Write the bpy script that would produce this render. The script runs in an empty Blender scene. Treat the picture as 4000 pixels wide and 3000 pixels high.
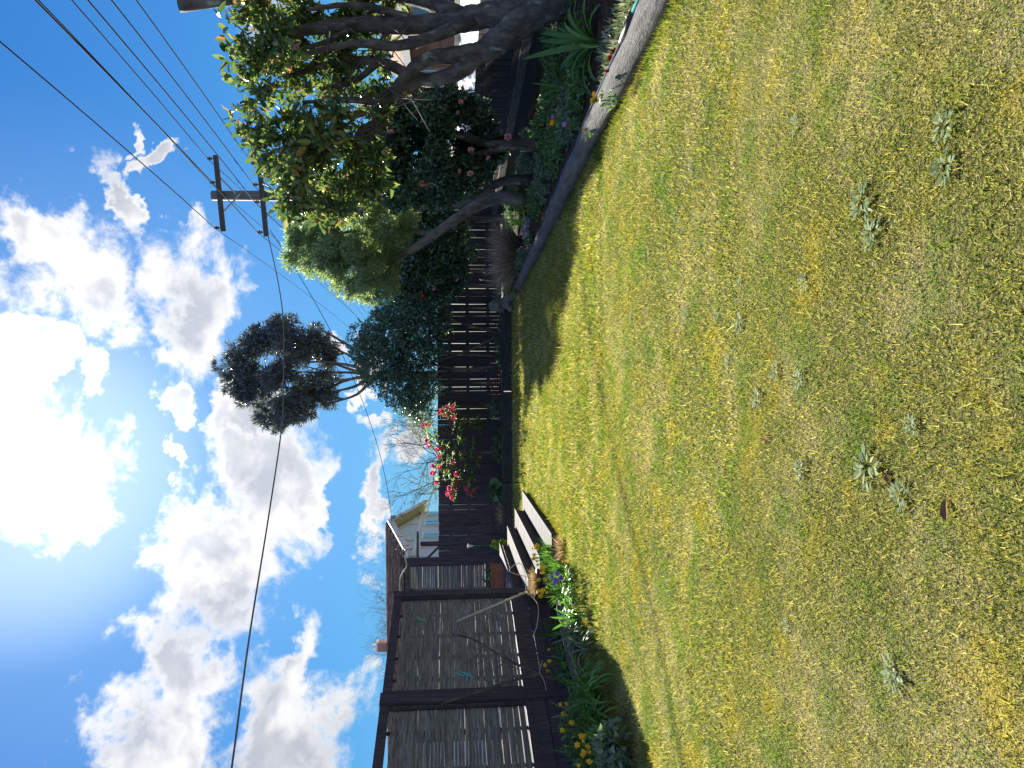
import bpy, math, random
import numpy as np
from mathutils import Vector, Matrix
R = math.radians
rnd = random.Random(7)
rng = np.random.default_rng(11)
SC = bpy.context.scene
COL = SC.collection

# ------------------------------------------------------------------ camera (phone held sideways: the photo is turned a quarter)
CAMZ, FPX, PITCH, ROLL = 1.6, 3004.0, R(4.57), R(0.5)
FWD = Vector((0, math.cos(PITCH), -math.sin(PITCH)))
UP0 = Vector((0, math.sin(PITCH), math.cos(PITCH)))
RT0 = Vector((1, 0, 0))
RGT = RT0 * math.cos(ROLL) - UP0 * math.sin(ROLL)
UPV = UP0 * math.cos(ROLL) + RT0 * math.sin(ROLL)
cam_d = bpy.data.cameras.new('camera')
cam = bpy.data.objects.new('camera', cam_d)
COL.objects.link(cam)
m3 = Matrix(((-UPV.x, RGT.x, -FWD.x), (-UPV.y, RGT.y, -FWD.y), (-UPV.z, RGT.z, -FWD.z)))
cam.matrix_world = Matrix.Translation((0, 0, CAMZ)) @ m3.to_4x4()
cam_d.sensor_fit = 'HORIZONTAL'
cam_d.sensor_width = 36.0
cam_d.lens = 36.0 * FPX / 4000.0
cam_d.clip_start = 0.05
cam_d.clip_end = 2000
SC.camera = cam

def ray(u, v):
    return FWD + RGT * ((u - 1500) / FPX) + UPV * ((2000 - v) / FPX)
def at(u, v, Y):                       # a point of the garden seen at (u, v) and Y metres ahead
    d = ray(u, v)
    return Vector((0, 0, CAMZ)) + d * (Y / d.y)
def gd(u, v, z=0.0):                   # the same, on a level z
    d = ray(u, v)
    return Vector((0, 0, CAMZ)) + d * ((z - CAMZ) / d.z)

# ------------------------------------------------------------------ sky, clouds, sun, exposure
SUN_EL, SUN_AZ = R(27.5), R(-6.0)      # azimuth from straight ahead, minus = left
SUN_DIR = Vector((math.sin(SUN_AZ) * math.cos(SUN_EL), math.cos(SUN_AZ) * math.cos(SUN_EL), math.sin(SUN_EL)))
SC.view_settings.view_transform = 'Standard'
SC.view_settings.look = 'None'
SC.view_settings.gamma = 1.0
SC.view_settings.exposure = 1.9
SKY_STRENGTH = 0.075

world = bpy.data.worlds.new('World')
SC.world = world
world.use_nodes = True
nt = world.node_tree
nt.nodes.clear()
def N(tree, typ, **kw):
    n = tree.nodes.new(typ)
    for k, v in kw.items():
        setattr(n, k, v)
    return n
def math_n(tree, op, a, b=None, c=None, clamp=False):
    n = N(tree, 'ShaderNodeMath', operation=op)
    n.use_clamp = clamp
    for i, x in enumerate((a, b, c)):
        if x is None: continue
        if isinstance(x, (int, float)): n.inputs[i].default_value = x
        else: tree.links.new(x, n.inputs[i])
    return n.outputs[0]
def mixc(tree, f, a, b, mode='MIX'):
    n = N(tree, 'ShaderNodeMix', data_type='RGBA', blend_type=mode)
    for i, x in ((0, f), (6, a), (7, b)):
        if isinstance(x, (int, float)): n.inputs[i].default_value = x
        elif isinstance(x, tuple): n.inputs[i].default_value = (*x[:3], 1)
        else: tree.links.new(x, n.inputs[i])
    return n.outputs[2]
def sstep(tree, x, lo, hi, a=0.0, b=1.0):
    n = N(tree, 'ShaderNodeMapRange', interpolation_type='SMOOTHSTEP')
    tree.links.new(x, n.inputs[0])
    for i, v in enumerate((lo, hi, a, b)): n.inputs[i + 1].default_value = v
    return n.outputs[0]

def build_world():
    sky = N(nt, 'ShaderNodeTexSky', sky_type='NISHITA')
    sky.sun_disc = False
    sky.sun_elevation = SUN_EL
    sky.sun_rotation = SUN_AZ
    sky.altitude = 0
    sky.air_density = 1.0
    sky.dust_density = 0.25
    sky.ozone_density = 2.2
    tc = N(nt, 'ShaderNodeTexCoord')
    sep = N(nt, 'ShaderNodeSeparateXYZ')
    nt.links.new(tc.outputs['Generated'], sep.inputs[0])
    az = math_n(nt, 'ARCTAN2', sep.outputs[0], sep.outputs[1])
    el = math_n(nt, 'ARCSINE', sep.outputs[2])
    pos = N(nt, 'ShaderNodeCombineXYZ')
    nt.links.new(az, pos.inputs[0]); nt.links.new(el, pos.inputs[1])
    def warp(vec, scale, amount):
        wn = N(nt, 'ShaderNodeTexNoise'); wn.inputs['Scale'].default_value = scale; wn.inputs['Detail'].default_value = 5; wn.inputs['Roughness'].default_value = 0.62
        nt.links.new(tc.outputs['Generated'], wn.inputs['Vector'])
        a = N(nt, 'ShaderNodeVectorMath', operation='SUBTRACT'); nt.links.new(wn.outputs['Color'], a.inputs[0]); a.inputs[1].default_value = (0.5, 0.5, 0.5)
        b = N(nt, 'ShaderNodeVectorMath', operation='MULTIPLY_ADD'); nt.links.new(a.outputs[0], b.inputs[0])
        b.inputs[1].default_value = (amount, amount, 0); nt.links.new(vec, b.inputs[2])
        return b.outputs[0]
    wpos = warp(pos.outputs[0], 12.0, 0.175)
    def azel(u, v):
        d = ray(u, v).normalized()
        return Vector((math.atan2(d.x, d.y), math.asin(d.z)))
    # cloud masses: centre, half length, half width (pixels of the upright picture), tilt of the long axis
    blobs = [(1900, 290, 270, 250, 0), (2080, 160, 200, 150, 20), (1640, 60, 300, 90, 0), (2230, 470, 260, 65, 22), (2420, 610, 150, 50, -50), (2500, 500, 120, 30, -20),
             (1760, 760, 340, 185, 5), (1400, 690, 120, 95, 0), (1520, 340, 170, 90, 15), (1640, 190, 130, 80, 30), (1240, 140, 360, 330, 0), (1400, 960, 200, 90, -40),
             (1150, 1030, 300, 250, -10), (800, 880, 360, 290, -28), (430, 690, 350, 200, -25), (40, 560, 360, 200, -20),
             (450, 1180, 270, 120, -12), (90, 1110, 360, 280, -8), (1040, 1480, 330, 80, 0), (1310, 1590, 190, 95, 0), (1192, 668, 110, 40, 50),
             (1629, 1300, 90, 45, 20), (1425, 1423, 150, 36, 5), (1560, 1440, 110, 40, 0), (-450, 650, 500, 300, -20), (3500, 900, 420, 260, 0)]
    acc = None
    for (u, v, la, lb, tilt) in blobs:
        c = azel(u, v)
        k = 1.0 / FPX
        mp = N(nt, 'ShaderNodeMapping', vector_type='TEXTURE')
        nt.links.new(wpos, mp.inputs[0])
        mp.inputs['Location'].default_value = (c.x, c.y, 0)
        mp.inputs['Rotation'].default_value = (0, 0, R(tilt))
        mp.inputs['Scale'].default_value = (la * k * 1.25, lb * k * 1.25, 1)
        g = N(nt, 'ShaderNodeTexGradient', gradient_type='SPHERICAL')
        nt.links.new(mp.outputs[0], g.inputs[0])
        acc = g.outputs['Fac'] if acc is None else math_n(nt, 'MAXIMUM', acc, g.outputs['Fac'])
    # the rest of the sky carries the same broken cloud
    back = N(nt, 'ShaderNodeTexNoise'); back.inputs['Scale'].default_value = 2.2; back.inputs['Detail'].default_value = 1
    nt.links.new(tc.outputs['Generated'], back.inputs['Vector'])
    bk = sstep(nt, back.outputs['Fac'], 0.45, 0.7, 0.0, 0.8)
    aa = math_n(nt, 'ABSOLUTE', az)
    outside = math_n(nt, 'MAXIMUM', sstep(nt, aa, 0.62, 0.8), sstep(nt, el, 0.72, 0.85))
    acc = math_n(nt, 'MAXIMUM', acc, math_n(nt, 'MULTIPLY', bk, outside))
    def fbm(offset, scale, detail, rough, lac=2.1, warp=0.25):
        mp = N(nt, 'ShaderNodeMapping')
        nt.links.new(tc.outputs['Generated'], mp.inputs[0])
        mp.inputs['Location'].default_value = offset
        mp.inputs['Scale'].default_value = (1, 1, 1.25)
        n = N(nt, 'ShaderNodeTexNoise')
        n.inputs['Scale'].default_value = scale; n.inputs['Detail'].default_value = detail
        n.inputs['Roughness'].default_value = rough; n.inputs['Lacunarity'].default_value = lac
        n.inputs['Distortion'].default_value = warp
        nt.links.new(mp.outputs[0], n.inputs['Vector'])
        return n.outputs['Fac']
    n1 = fbm((3.1, 1.7, 0.4), 7.5, 9, 0.60)
    off = SUN_DIR * 0.05
    n2 = fbm((3.1 + off.x, 1.7 + off.y, 0.4 + off.z), 7.5, 5, 0.55)
    n3 = fbm((7.7, 2.2, 5.1), 9.0, 4, 0.5)
    f = math_n(nt, 'ADD', math_n(nt, 'MULTIPLY', acc, 1.35), math_n(nt, 'MULTIPLY', math_n(nt, 'SUBTRACT', n1, 0.52), 3.1))
    cov = sstep(nt, math_n(nt, 'MULTIPLY', f, sstep(nt, acc, 0.0, 0.12)), 0.20, 0.74)
    thick = sstep(nt, f, 0.45, 1.0)
    # brightness: edges towards the sun white, thick middles grey
    lit = math_n(nt, 'MULTIPLY', math_n(nt, 'SUBTRACT', n1, n2), 2.0)
    sh = math_n(nt, 'ADD', math_n(nt, 'MULTIPLY', thick, sstep(nt, n3, 0.42, 0.58)), math_n(nt, 'MULTIPLY', lit, -1.0), clamp=True)
    cloud = mixc(nt, sh, (0.45, 0.45, 0.455), (0.255, 0.27, 0.31))
    # forward scatter round the veiled sun
    dt = N(nt, 'ShaderNodeVectorMath', operation='DOT_PRODUCT')
    nt.links.new(tc.outputs['Generated'], dt.inputs[0]); dt.inputs[1].default_value = SUN_DIR
    glow = math_n(nt, 'ADD', sstep(nt, dt.outputs['Value'], 0.975, 0.9995, 0.0, 1.5), sstep(nt, dt.outputs['Value'], 0.86, 1.0, 0.0, 0.25))
    cloud = mixc(nt, 1.0, cloud, mixc(nt, 1.0, (1, 1, 1), glow, 'ADD'), 'MULTIPLY')
    # the phone's deep blue: each channel of the sky compressed
    sp = N(nt, 'ShaderNodeSeparateColor'); nt.links.new(sky.outputs[0], sp.inputs[0])
    cb = N(nt, 'ShaderNodeCombineColor')
    for i, (k, g) in enumerate(((0.150, 0.80), (0.664, 0.61), (2.008, 0.40))):
        nt.links.new(math_n(nt, 'MULTIPLY', math_n(nt, 'POWER', sp.outputs[i], g), k), cb.inputs[i])
    skyc = cb.outputs[0]
    # bright aureole of thin cloud round the veiled sun
    aur = math_n(nt, 'ADD', sstep(nt, dt.outputs['Value'], 0.975, 0.9998, 0.0, 2.4), sstep(nt, dt.outputs['Value'], 0.90, 1.0, 0.0, 0.6))
    skyc = mixc(nt, 1.0, skyc, mixc(nt, 1.0, (1.0, 0.97, 1.06), aur, 'MULTIPLY'), 'ADD')
    sk = N(nt, 'ShaderNodeVectorMath', operation='SCALE')
    nt.links.new(skyc, sk.inputs[0]); sk.inputs['Scale'].default_value = 0.62
    cl = N(nt, 'ShaderNodeVectorMath', operation='SCALE')
    nt.links.new(cloud, cl.inputs[0]); cl.inputs['Scale'].default_value = 0.53 / SKY_STRENGTH
    # no cloud below the horizon
    cov = math_n(nt, 'MULTIPLY', cov, sstep(nt, el, -0.02, 0.03))
    col = mixc(nt, cov, sk.outputs[0], cl.outputs[0])
    bg = N(nt, 'ShaderNodeBackground')
    nt.links.new(col, bg.inputs[0])
    bg.inputs[1].default_value = SKY_STRENGTH
    out = N(nt, 'ShaderNodeOutputWorld')
    nt.links.new(bg.outputs[0], out.inputs[0])
build_world()
world.cycles.sampling_method = 'MANUAL'
world.cycles.sample_map_resolution = 1024

sun_d = bpy.data.lights.new('sun', 'SUN')
sun_d.energy = 5.0
sun_d.angle = R(0.53)
sun_d.color = (1.0, 0.93, 0.80)
sun = bpy.data.objects.new('sun', sun_d)
COL.objects.link(sun)
sun.rotation_euler = (-SUN_DIR).to_track_quat('-Z', 'Y').to_euler()
SC.cycles.max_bounces = 8
SC.cycles.transparent_max_bounces = 6
SC.cycles.use_denoising = True

# ------------------------------------------------------------------ materials
def new_mat(name):
    m = bpy.data.materials.new(name)
    m.use_nodes = True
    t = m.node_tree
    t.nodes.clear()
    out = N(t, 'ShaderNodeOutputMaterial')
    b = N(t, 'ShaderNodeBsdfPrincipled')
    t.links.new(b.outputs[0], out.inputs[0])
    return m, t, b, out
def ramp(t, fac, stops):
    r = N(t, 'ShaderNodeValToRGB')
    e = r.color_ramp.elements
    while len(e) < len(stops): e.new(0.5)
    for x, (p, c) in zip(e, stops):
        x.position = p
        x.color = (*c, 1)
    t.links.new(fac, r.inputs[0])
    return r.outputs[0]
def surf(name, stops, scale=6.0, stretch=(1, 1, 1), rough=0.8, bump=0.3, bscale=None, detail=6, spec=0.3, speck=None, world=False):
    """a surface of mottled colour with a fine relief; each object gets its own piece of the pattern"""
    m, t, b, out = new_mat(name)
    tc = N(t, 'ShaderNodeTexCoord')
    oi = N(t, 'ShaderNodeObjectInfo')
    mp = N(t, 'ShaderNodeMapping')
    mp.inputs['Scale'].default_value = stretch
    if world:
        g = N(t, 'ShaderNodeNewGeometry')
        t.links.new(g.outputs['Position'], mp.inputs[0])
    else:
        t.links.new(tc.outputs['Object'], mp.inputs[0])
        sh = N(t, 'ShaderNodeCombineXYZ')
        for i, k in enumerate((37.0, 53.0, 71.0)):
            t.links.new(math_n(t, 'MULTIPLY', oi.outputs['Random'], k), sh.inputs[i])
        t.links.new(sh.outputs[0], mp.inputs['Location'])
    n = N(t, 'ShaderNodeTexNoise')
    n.inputs['Scale'].default_value = scale; n.inputs['Detail'].default_value = detail; n.inputs['Roughness'].default_value = 0.62
    t.links.new(mp.outputs[0], n.inputs['Vector'])
    fac = sstep(t, n.outputs['Fac'], 0.28, 0.72)
    if not world:
        fac = math_n(t, 'ADD', math_n(t, 'MULTIPLY', fac, 0.8), math_n(t, 'MULTIPLY', oi.outputs['Random'], 0.2))
    col = ramp(t, fac, stops)
    if speck:
        n2 = N(t, 'ShaderNodeTexNoise'); n2.inputs['Scale'].default_value = speck[1]; n2.inputs['Detail'].default_value = 4
        t.links.new(mp.outputs[0], n2.inputs['Vector'])
        col = mixc(t, sstep(t, n2.outputs['Fac'], speck[2], speck[2] + 0.1), col, speck[0])
    t.links.new(col, b.inputs['Base Color'])
    b.inputs['Roughness'].default_value = rough
    b.inputs['Specular IOR Level'].default_value = spec
    if bump:
        n3 = N(t, 'ShaderNodeTexNoise'); n3.inputs['Scale'].default_value = bscale or scale * 4; n3.inputs['Detail'].default_value = 5
        t.links.new(mp.outputs[0], n3.inputs['Vector'])
        bp = N(t, 'ShaderNodeBump'); bp.inputs['Strength'].default_value = bump; bp.inputs['Distance'].default_value = 0.02
        t.links.new(n3.outputs['Fac'], bp.inputs['Height'])
        t.links.new(bp.outputs[0], b.inputs['Normal'])
    return m
def leafm(name, stops, trans=0.35, rough=0.45, spec=0.5, tint=(1.08, 1.15, 0.7), patch=None):
    """leaves: colour from the per-leaf number, light shines through"""
    m, t, b, out = new_mat(name)
    a = N(t, 'ShaderNodeAttribute', attribute_name='tone')
    fac = a.outputs['Fac']
    oi = N(t, 'ShaderNodeObjectInfo')
    fac = math_n(t, 'FRACT', math_n(t, 'ADD', fac, math_n(t, 'MULTIPLY', oi.outputs['Random'], 0.13)))
    col = ramp(t, fac, stops)
    if patch:
        col = patch(t, col, fac)
    t.links.new(col, b.inputs['Base Color'])
    b.inputs['Roughness'].default_value = rough
    b.inputs['Specular IOR Level'].default_value = spec
    tr = N(t, 'ShaderNodeBsdfTranslucent')
    t.links.new(mixc(t, 1.0, col, tint, 'MULTIPLY'), tr.inputs[0])
    ms = N(t, 'ShaderNodeMixShader'); ms.inputs[0].default_value = trans
    t.links.new(b.outputs[0], ms.inputs[1]); t.links.new(tr.outputs[0], ms.inputs[2])
    t.links.new(ms.outputs[0], out.inputs[0])
    return m
def plain(name, col, rough=0.5, metal=0.0, spec=0.5):
    m, t, b, out = new_mat(name)
    n = N(t, 'ShaderNodeTexNoise'); n.inputs['Scale'].default_value = 14; n.inputs['Detail'].default_value = 4
    tc = N(t, 'ShaderNodeTexCoord'); t.links.new(tc.outputs['Object'], n.inputs['Vector'])
    t.links.new(ramp(t, n.outputs['Fac'], [(0.3, tuple(c * 0.82 for c in col)), (0.7, tuple(min(1, c * 1.1) for c in col))]), b.inputs['Base Color'])
    b.inputs['Roughness'].default_value = rough; b.inputs['Metallic'].default_value = metal; b.inputs['Specular IOR Level'].default_value = spec
    return m

M = {}
M['fence'] = surf('dark stained palings', [(0.0, (0.0314, 0.0308, 0.0397)), (0.5, (0.0537, 0.052, 0.0638)), (1.0, (0.0867, 0.0827, 0.0965))], 5, (6, 6, 0.5), 0.75, 0.4)
M['rail'] = surf('dark rail timber', [(0.0, (0.026, 0.0234, 0.0286)), (1.0, (0.0715, 0.0611, 0.065))], 5, (0.6, 0.6, 6), 0.75, 0.4)
M['post'] = surf('dark stained post', [(0.0, (0.033, 0.03, 0.042)), (0.6, (0.0675, 0.0525, 0.0675)), (1.0, (0.1275, 0.09, 0.0975))], 4, (8, 8, 0.6), 0.7, 0.35)
M['slat'] = surf('weathered grey slat', [(0.0, (0.0862, 0.0782, 0.0744)), (0.5, (0.1725, 0.1587, 0.15)), (1.0, (0.2875, 0.2702, 0.258))], 3, (1.2, 1.2, 12), 0.8, 0.3, speck=((0.05, 0.06, 0.05), 9, 0.62))
M['deckgrey'] = surf('silvered decking', [(0.0, (0.0396, 0.0418, 0.0534)), (0.5, (0.0674, 0.0703, 0.0852)), (1.0, (0.099, 0.1019, 0.1171))], 4, (0.7, 14, 8), 0.85, 0.35, spec=0.15)
M['deckbrown'] = surf('brown stained riser', [(0.0, (0.035, 0.022, 0.018)), (1.0, (0.085, 0.055, 0.043))], 5, (8, 0.8, 4), 0.65, 0.3)
M['log'] = surf('weathered round log', [(0.0, (0.0795, 0.0797, 0.0784)), (0.5, (0.1319, 0.1331, 0.134)), (1.0, (0.1979, 0.1995, 0.2024))], 5, (7, 0.8, 7), 0.9, 0.8, spec=0.1, speck=((0.09, 0.10, 0.07), 3.0, 0.6))
M['oldlog'] = surf('old brown log', [(0.0, (0.05, 0.042, 0.033)), (0.5, (0.11, 0.095, 0.075)), (1.0, (0.19, 0.17, 0.14))], 4, (9, 0.7, 9), 0.85, 0.7)
M['sleeper'] = surf('dark sleeper', [(0.0, (0.022, 0.024, 0.024)), (1.0, (0.075, 0.078, 0.075))], 4, (0.8, 8, 8), 0.8, 0.5)
M['bark'] = surf('lichened bark', [(0.0, (0.0404, 0.0355, 0.0306)), (0.5, (0.101, 0.0887, 0.0801)), (1.0, (0.1888, 0.1704, 0.152))], 9, (1, 1, 0.5), 0.9, 0.9, 22, speck=((0.30, 0.31, 0.28), 7, 0.60))
M['barkgrey'] = surf('smooth grey bark', [(0.0, (0.078, 0.0715, 0.065)), (0.5, (0.156, 0.143, 0.13)), (1.0, (0.273, 0.2535, 0.234))], 8, (1, 1, 0.6), 0.85, 0.6, 25)
M['twig'] = surf('twig', [(0.0, (0.06, 0.045, 0.038)), (1.0, (0.17, 0.14, 0.12))], 8, (1, 1, 1), 0.85, 0.2)
M['cane'] = surf('pale cane', [(0.0, (0.40, 0.35, 0.24)), (1.0, (0.66, 0.60, 0.45))], 6, (3, 3, 3), 0.6, 0.2)
M['soil'] = surf('garden soil', [(0.0, (0.022, 0.017, 0.013)), (0.5, (0.05, 0.038, 0.028)), (1.0, (0.095, 0.075, 0.055))], 9, rough=1.0, bump=0.9, bscale=30, spec=0.03, world=True)
M['ground'] = surf('rough ground', [(0.0, (0.036, 0.048, 0.018)), (0.5, (0.072, 0.075, 0.03)), (1.0, (0.126, 0.114, 0.06))], 1.2, rough=0.95, bump=0.4, world=True)
M['rock'] = surf('lichened rock', [(0.0, (0.07, 0.068, 0.06)), (0.5, (0.16, 0.155, 0.14)), (1.0, (0.27, 0.26, 0.235))], 5, rough=0.9, bump=0.7)
M['whitewall'] = surf('white painted boards', [(0.0, (0.60, 0.64, 0.68)), (1.0, (0.76, 0.79, 0.81))], 2, (1, 1, 4), 0.55, 0.1)
M['cream'] = surf('cream soffit', [(0.0, (0.4384, 0.4132, 0.3187)), (1.0, (0.6181, 0.5929, 0.4921))], 3, rough=0.6, bump=0.1)
M['peel'] = surf('peeling white paint', [(0.0, (0.62, 0.60, 0.57)), (1.0, (0.82, 0.81, 0.78))], 3, (1, 1, 1), 0.6, 0.2, speck=((0.42, 0.16, 0.09), 3.2, 0.56))
M['tile'] = surf('terracotta roof tile', [(0.0, (0.14, 0.1, 0.084)), (0.5, (0.26, 0.19, 0.16)), (1.0, (0.42, 0.33, 0.28))], 4, rough=0.95, bump=0.2, spec=0.05)
M['white'] = plain('white paint', (0.80, 0.80, 0.78), 0.45)
M['roofwhite'] = plain('white roofing sheet', (0.74, 0.75, 0.76), 0.35)
M['black'] = plain('black plastic', (0.02, 0.02, 0.024), 0.4)
M['wire'] = plain('dark cable', (0.03, 0.03, 0.035), 0.95, spec=0.05)
M['cable'] = plain('weathered cable', (0.16, 0.13, 0.11), 0.6)
M['steel'] = plain('galvanised steel', (0.35, 0.36, 0.37), 0.45, 0.8)
M['porcelain'] = plain('brown porcelain', (0.09, 0.06, 0.055), 0.2)
M['polewood'] = surf('grey utility pole', [(0.0, (0.10, 0.095, 0.09)), (1.0, (0.22, 0.21, 0.20))], 5, (5, 5, 0.4), 0.8, 0.3)
M['arm'] = surf('crossarm timber', [(0.0, (0.05, 0.042, 0.05)), (1.0, (0.11, 0.095, 0.10))], 5, (0.6, 5, 5), 0.8, 0.3)
M['terracotta'] = surf('terracotta planter', [(0.0, (0.24, 0.075, 0.045)), (1.0, (0.40, 0.14, 0.085))], 4, rough=0.6, bump=0.1)
M['hose'] = plain('dark hose', (0.035, 0.05, 0.085), 0.9, spec=0.1)
M['teal'] = plain('teal hose', (0.02, 0.27, 0.25), 0.8, spec=0.15)
M['turq'] = plain('turquoise twine', (0.03, 0.50, 0.60), 0.5)
M['greentie'] = plain('green twine', (0.12, 0.55, 0.22), 0.5)
M['yellow'] = plain('yellow petal', (0.86, 0.58, 0.02), 0.5)
M['orange'] = plain('orange petal', (0.90, 0.33, 0.02), 0.5)
M['pink'] = leafm('pink petal', [(0.0, (0.62, 0.06, 0.20)), (0.5, (0.80, 0.12, 0.28)), (1.0, (0.92, 0.32, 0.45))], 0.35, 0.5, 0.3, (1.1, 0.9, 0.95))
M['palepink'] = leafm('pale pink petal', [(0.0, (0.78, 0.30, 0.34)), (1.0, (0.90, 0.60, 0.60))], 0.3, 0.5, 0.3, (1.1, 0.9, 0.9))
M['redflower'] = plain('red petal', (0.75, 0.035, 0.02), 0.5)
M['purple'] = plain('violet petal', (0.38, 0.20, 0.70), 0.5)
M['whiteflower'] = plain('white spathe', (0.85, 0.85, 0.80), 0.4)
M['deadleaf'] = surf('dead leaf', [(0.0, (0.112, 0.0558, 0.025)), (1.0, (0.294, 0.186, 0.09))], 9, rough=1.0, bump=0.2, spec=0.0)
# glass
def glass():
    m, t, b, out = new_mat('window glass')
    b.inputs['Base Color'].default_value = (0.10, 0.13, 0.16, 1); b.inputs['Roughness'].default_value = 0.06; b.inputs['Specular IOR Level'].default_value = 0.8
    n = N(t, 'ShaderNodeTexNoise'); n.inputs['Scale'].default_value = 3
    bp = N(t, 'ShaderNodeBump'); bp.inputs['Strength'].default_value = 0.03
    t.links.new(n.outputs['Fac'], bp.inputs['Height']); t.links.new(bp.outputs[0], b.inputs['Normal'])
    return m
M['glass'] = glass()
def brickm():
    m, t, b, out = new_mat('pale red brickwork')
    tc = N(t, 'ShaderNodeTexCoord')
    mp = N(t, 'ShaderNodeMapping'); mp.inputs['Rotation'].default_value = (R(90), 0, R(90))
    t.links.new(tc.outputs['Object'], mp.inputs[0])
    br = N(t, 'ShaderNodeTexBrick')
    br.inputs['Color1'].default_value = (0.34, 0.17, 0.12, 1); br.inputs['Color2'].default_value = (0.45, 0.25, 0.18, 1); br.inputs['Mortar'].default_value = (0.42, 0.38, 0.34, 1)
    br.inputs['Scale'].default_value = 4.2; br.inputs['Mortar Size'].default_value = 0.015
    t.links.new(mp.outputs[0], br.inputs['Vector'])
    t.links.new(br.outputs['Color'], b.inputs['Base Color']); b.inputs['Roughness'].default_value = 0.85
    return m
M['brick'] = brickm()
# foliage
M['mag'] = leafm('magnolia leaf', [(0.0, (0.0318, 0.0644, 0.0318)), (0.35, (0.0779, 0.1435, 0.0562)), (0.62, (0.15, 0.2236, 0.0791)), (0.8, (0.2485, 0.3052, 0.1109)), (0.92, (0.3355, 0.254, 0.1447)), (1.0, (0.459, 0.1762, 0.1254))], 0.38, 0.22, 0.7, (1.2, 1.2, 0.65))
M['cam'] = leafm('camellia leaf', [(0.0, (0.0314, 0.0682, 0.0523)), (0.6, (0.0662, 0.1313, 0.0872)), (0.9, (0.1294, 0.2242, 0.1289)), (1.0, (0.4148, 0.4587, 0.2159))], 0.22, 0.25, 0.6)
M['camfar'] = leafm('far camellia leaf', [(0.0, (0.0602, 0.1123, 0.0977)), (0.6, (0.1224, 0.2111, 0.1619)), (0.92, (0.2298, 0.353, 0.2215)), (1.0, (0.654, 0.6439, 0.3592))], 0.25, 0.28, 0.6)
M['feather'] = leafm('feathery leaf', [(0.0, (0.1415, 0.1982, 0.125)), (0.5, (0.2804, 0.3691, 0.2177)), (1.0, (0.5107, 0.6089, 0.3574))], 0.45, 0.45, 0.4)
M['ball'] = leafm('narrow glare tinted leaf', [(0.0, (0.0695, 0.0904, 0.1261)), (0.6, (0.1158, 0.1411, 0.1824)), (1.0, (0.233, 0.2509, 0.2602))], 0.2, 0.4, 0.5)  # blue-grey lift in the leaf colour stands in for veiling glare
M['rhodo'] = leafm('rhododendron leaf', [(0.0, (0.068, 0.1588, 0.0454)), (0.6, (0.1814, 0.3175, 0.068)), (1.0, (0.4536, 0.567, 0.1361))], 0.45, 0.6, 0.25)
M['strap'] = leafm('strap leaf', [(0.0, (0.0431, 0.1207, 0.031)), (0.6, (0.0949, 0.2329, 0.0483)), (1.0, (0.207, 0.3795, 0.0863))], 0.4, 0.35, 0.5)
M['strapgrey'] = leafm('grey strap leaf', [(0.0, (0.075, 0.135, 0.0825)), (1.0, (0.21, 0.3, 0.18))], 0.3, 0.4, 0.5)
M['lime'] = leafm('lime strap leaf', [(0.0, (0.224, 0.392, 0.028)), (1.0, (0.476, 0.644, 0.07))], 0.45, 0.4, 0.4)
M['silver'] = leafm('silver leaf', [(0.0, (0.32, 0.36, 0.34)), (1.0, (0.58, 0.62, 0.60))], 0.2, 0.7, 0.2, (1, 1, 1))
M['succ'] = leafm('pale succulent leaf', [(0.0, (0.10, 0.16, 0.06)), (0.5, (0.25, 0.30, 0.16)), (1.0, (0.55, 0.55, 0.42))], 0.2, 0.4, 0.5)
M['cover'] = leafm('low green leaf', [(0.0, (0.0635, 0.1375, 0.0529)), (0.6, (0.127, 0.2433, 0.0846)), (1.0, (0.2751, 0.3809, 0.1481))], 0.3, 0.5, 0.4)
M['covergrey'] = leafm('grey green leaf', [(0.0, (0.098, 0.161, 0.105)), (1.0, (0.252, 0.329, 0.231))], 0.25, 0.6, 0.3)
M['drygrass'] = leafm('dry grass', [(0.0, (0.2142, 0.1547, 0.119)), (0.6, (0.4046, 0.3094, 0.2499)), (1.0, (0.7854, 0.6426, 0.476))], 0.25, 0.7, 0.2, (1.1, 1.0, 0.8))
M['straw'] = leafm('straw tuft', [(0.0, (0.26, 0.18, 0.09)), (1.0, (0.58, 0.47, 0.30))], 0.3, 0.7, 0.2, (1.1, 1.0, 0.8))
M['redtwig'] = leafm('red twiggy leaf', [(0.0, (0.18, 0.045, 0.045)), (1.0, (0.45, 0.15, 0.1125))], 0.3, 0.6, 0.3, (1.2, 0.8, 0.6))
M['greyshrub'] = leafm('purple grey leaf', [(0.0, (0.09, 0.075, 0.1125)), (1.0, (0.225, 0.195, 0.24))], 0.25, 0.6, 0.3, (1, 1, 1))
M['arum'] = leafm('arum leaf', [(0.0, (0.0585, 0.156, 0.052)), (1.0, (0.143, 0.286, 0.117))], 0.4, 0.35, 0.5)
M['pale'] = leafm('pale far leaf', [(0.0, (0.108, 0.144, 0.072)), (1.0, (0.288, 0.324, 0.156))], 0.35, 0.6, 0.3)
M['weed'] = leafm('weed leaf', [(0.0, (0.0428, 0.0825, 0.0326)), (0.6, (0.1079, 0.1647, 0.0779)), (1.0, (0.2392, 0.2902, 0.1649))], 0.15, 0.8, 0.08)

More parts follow.
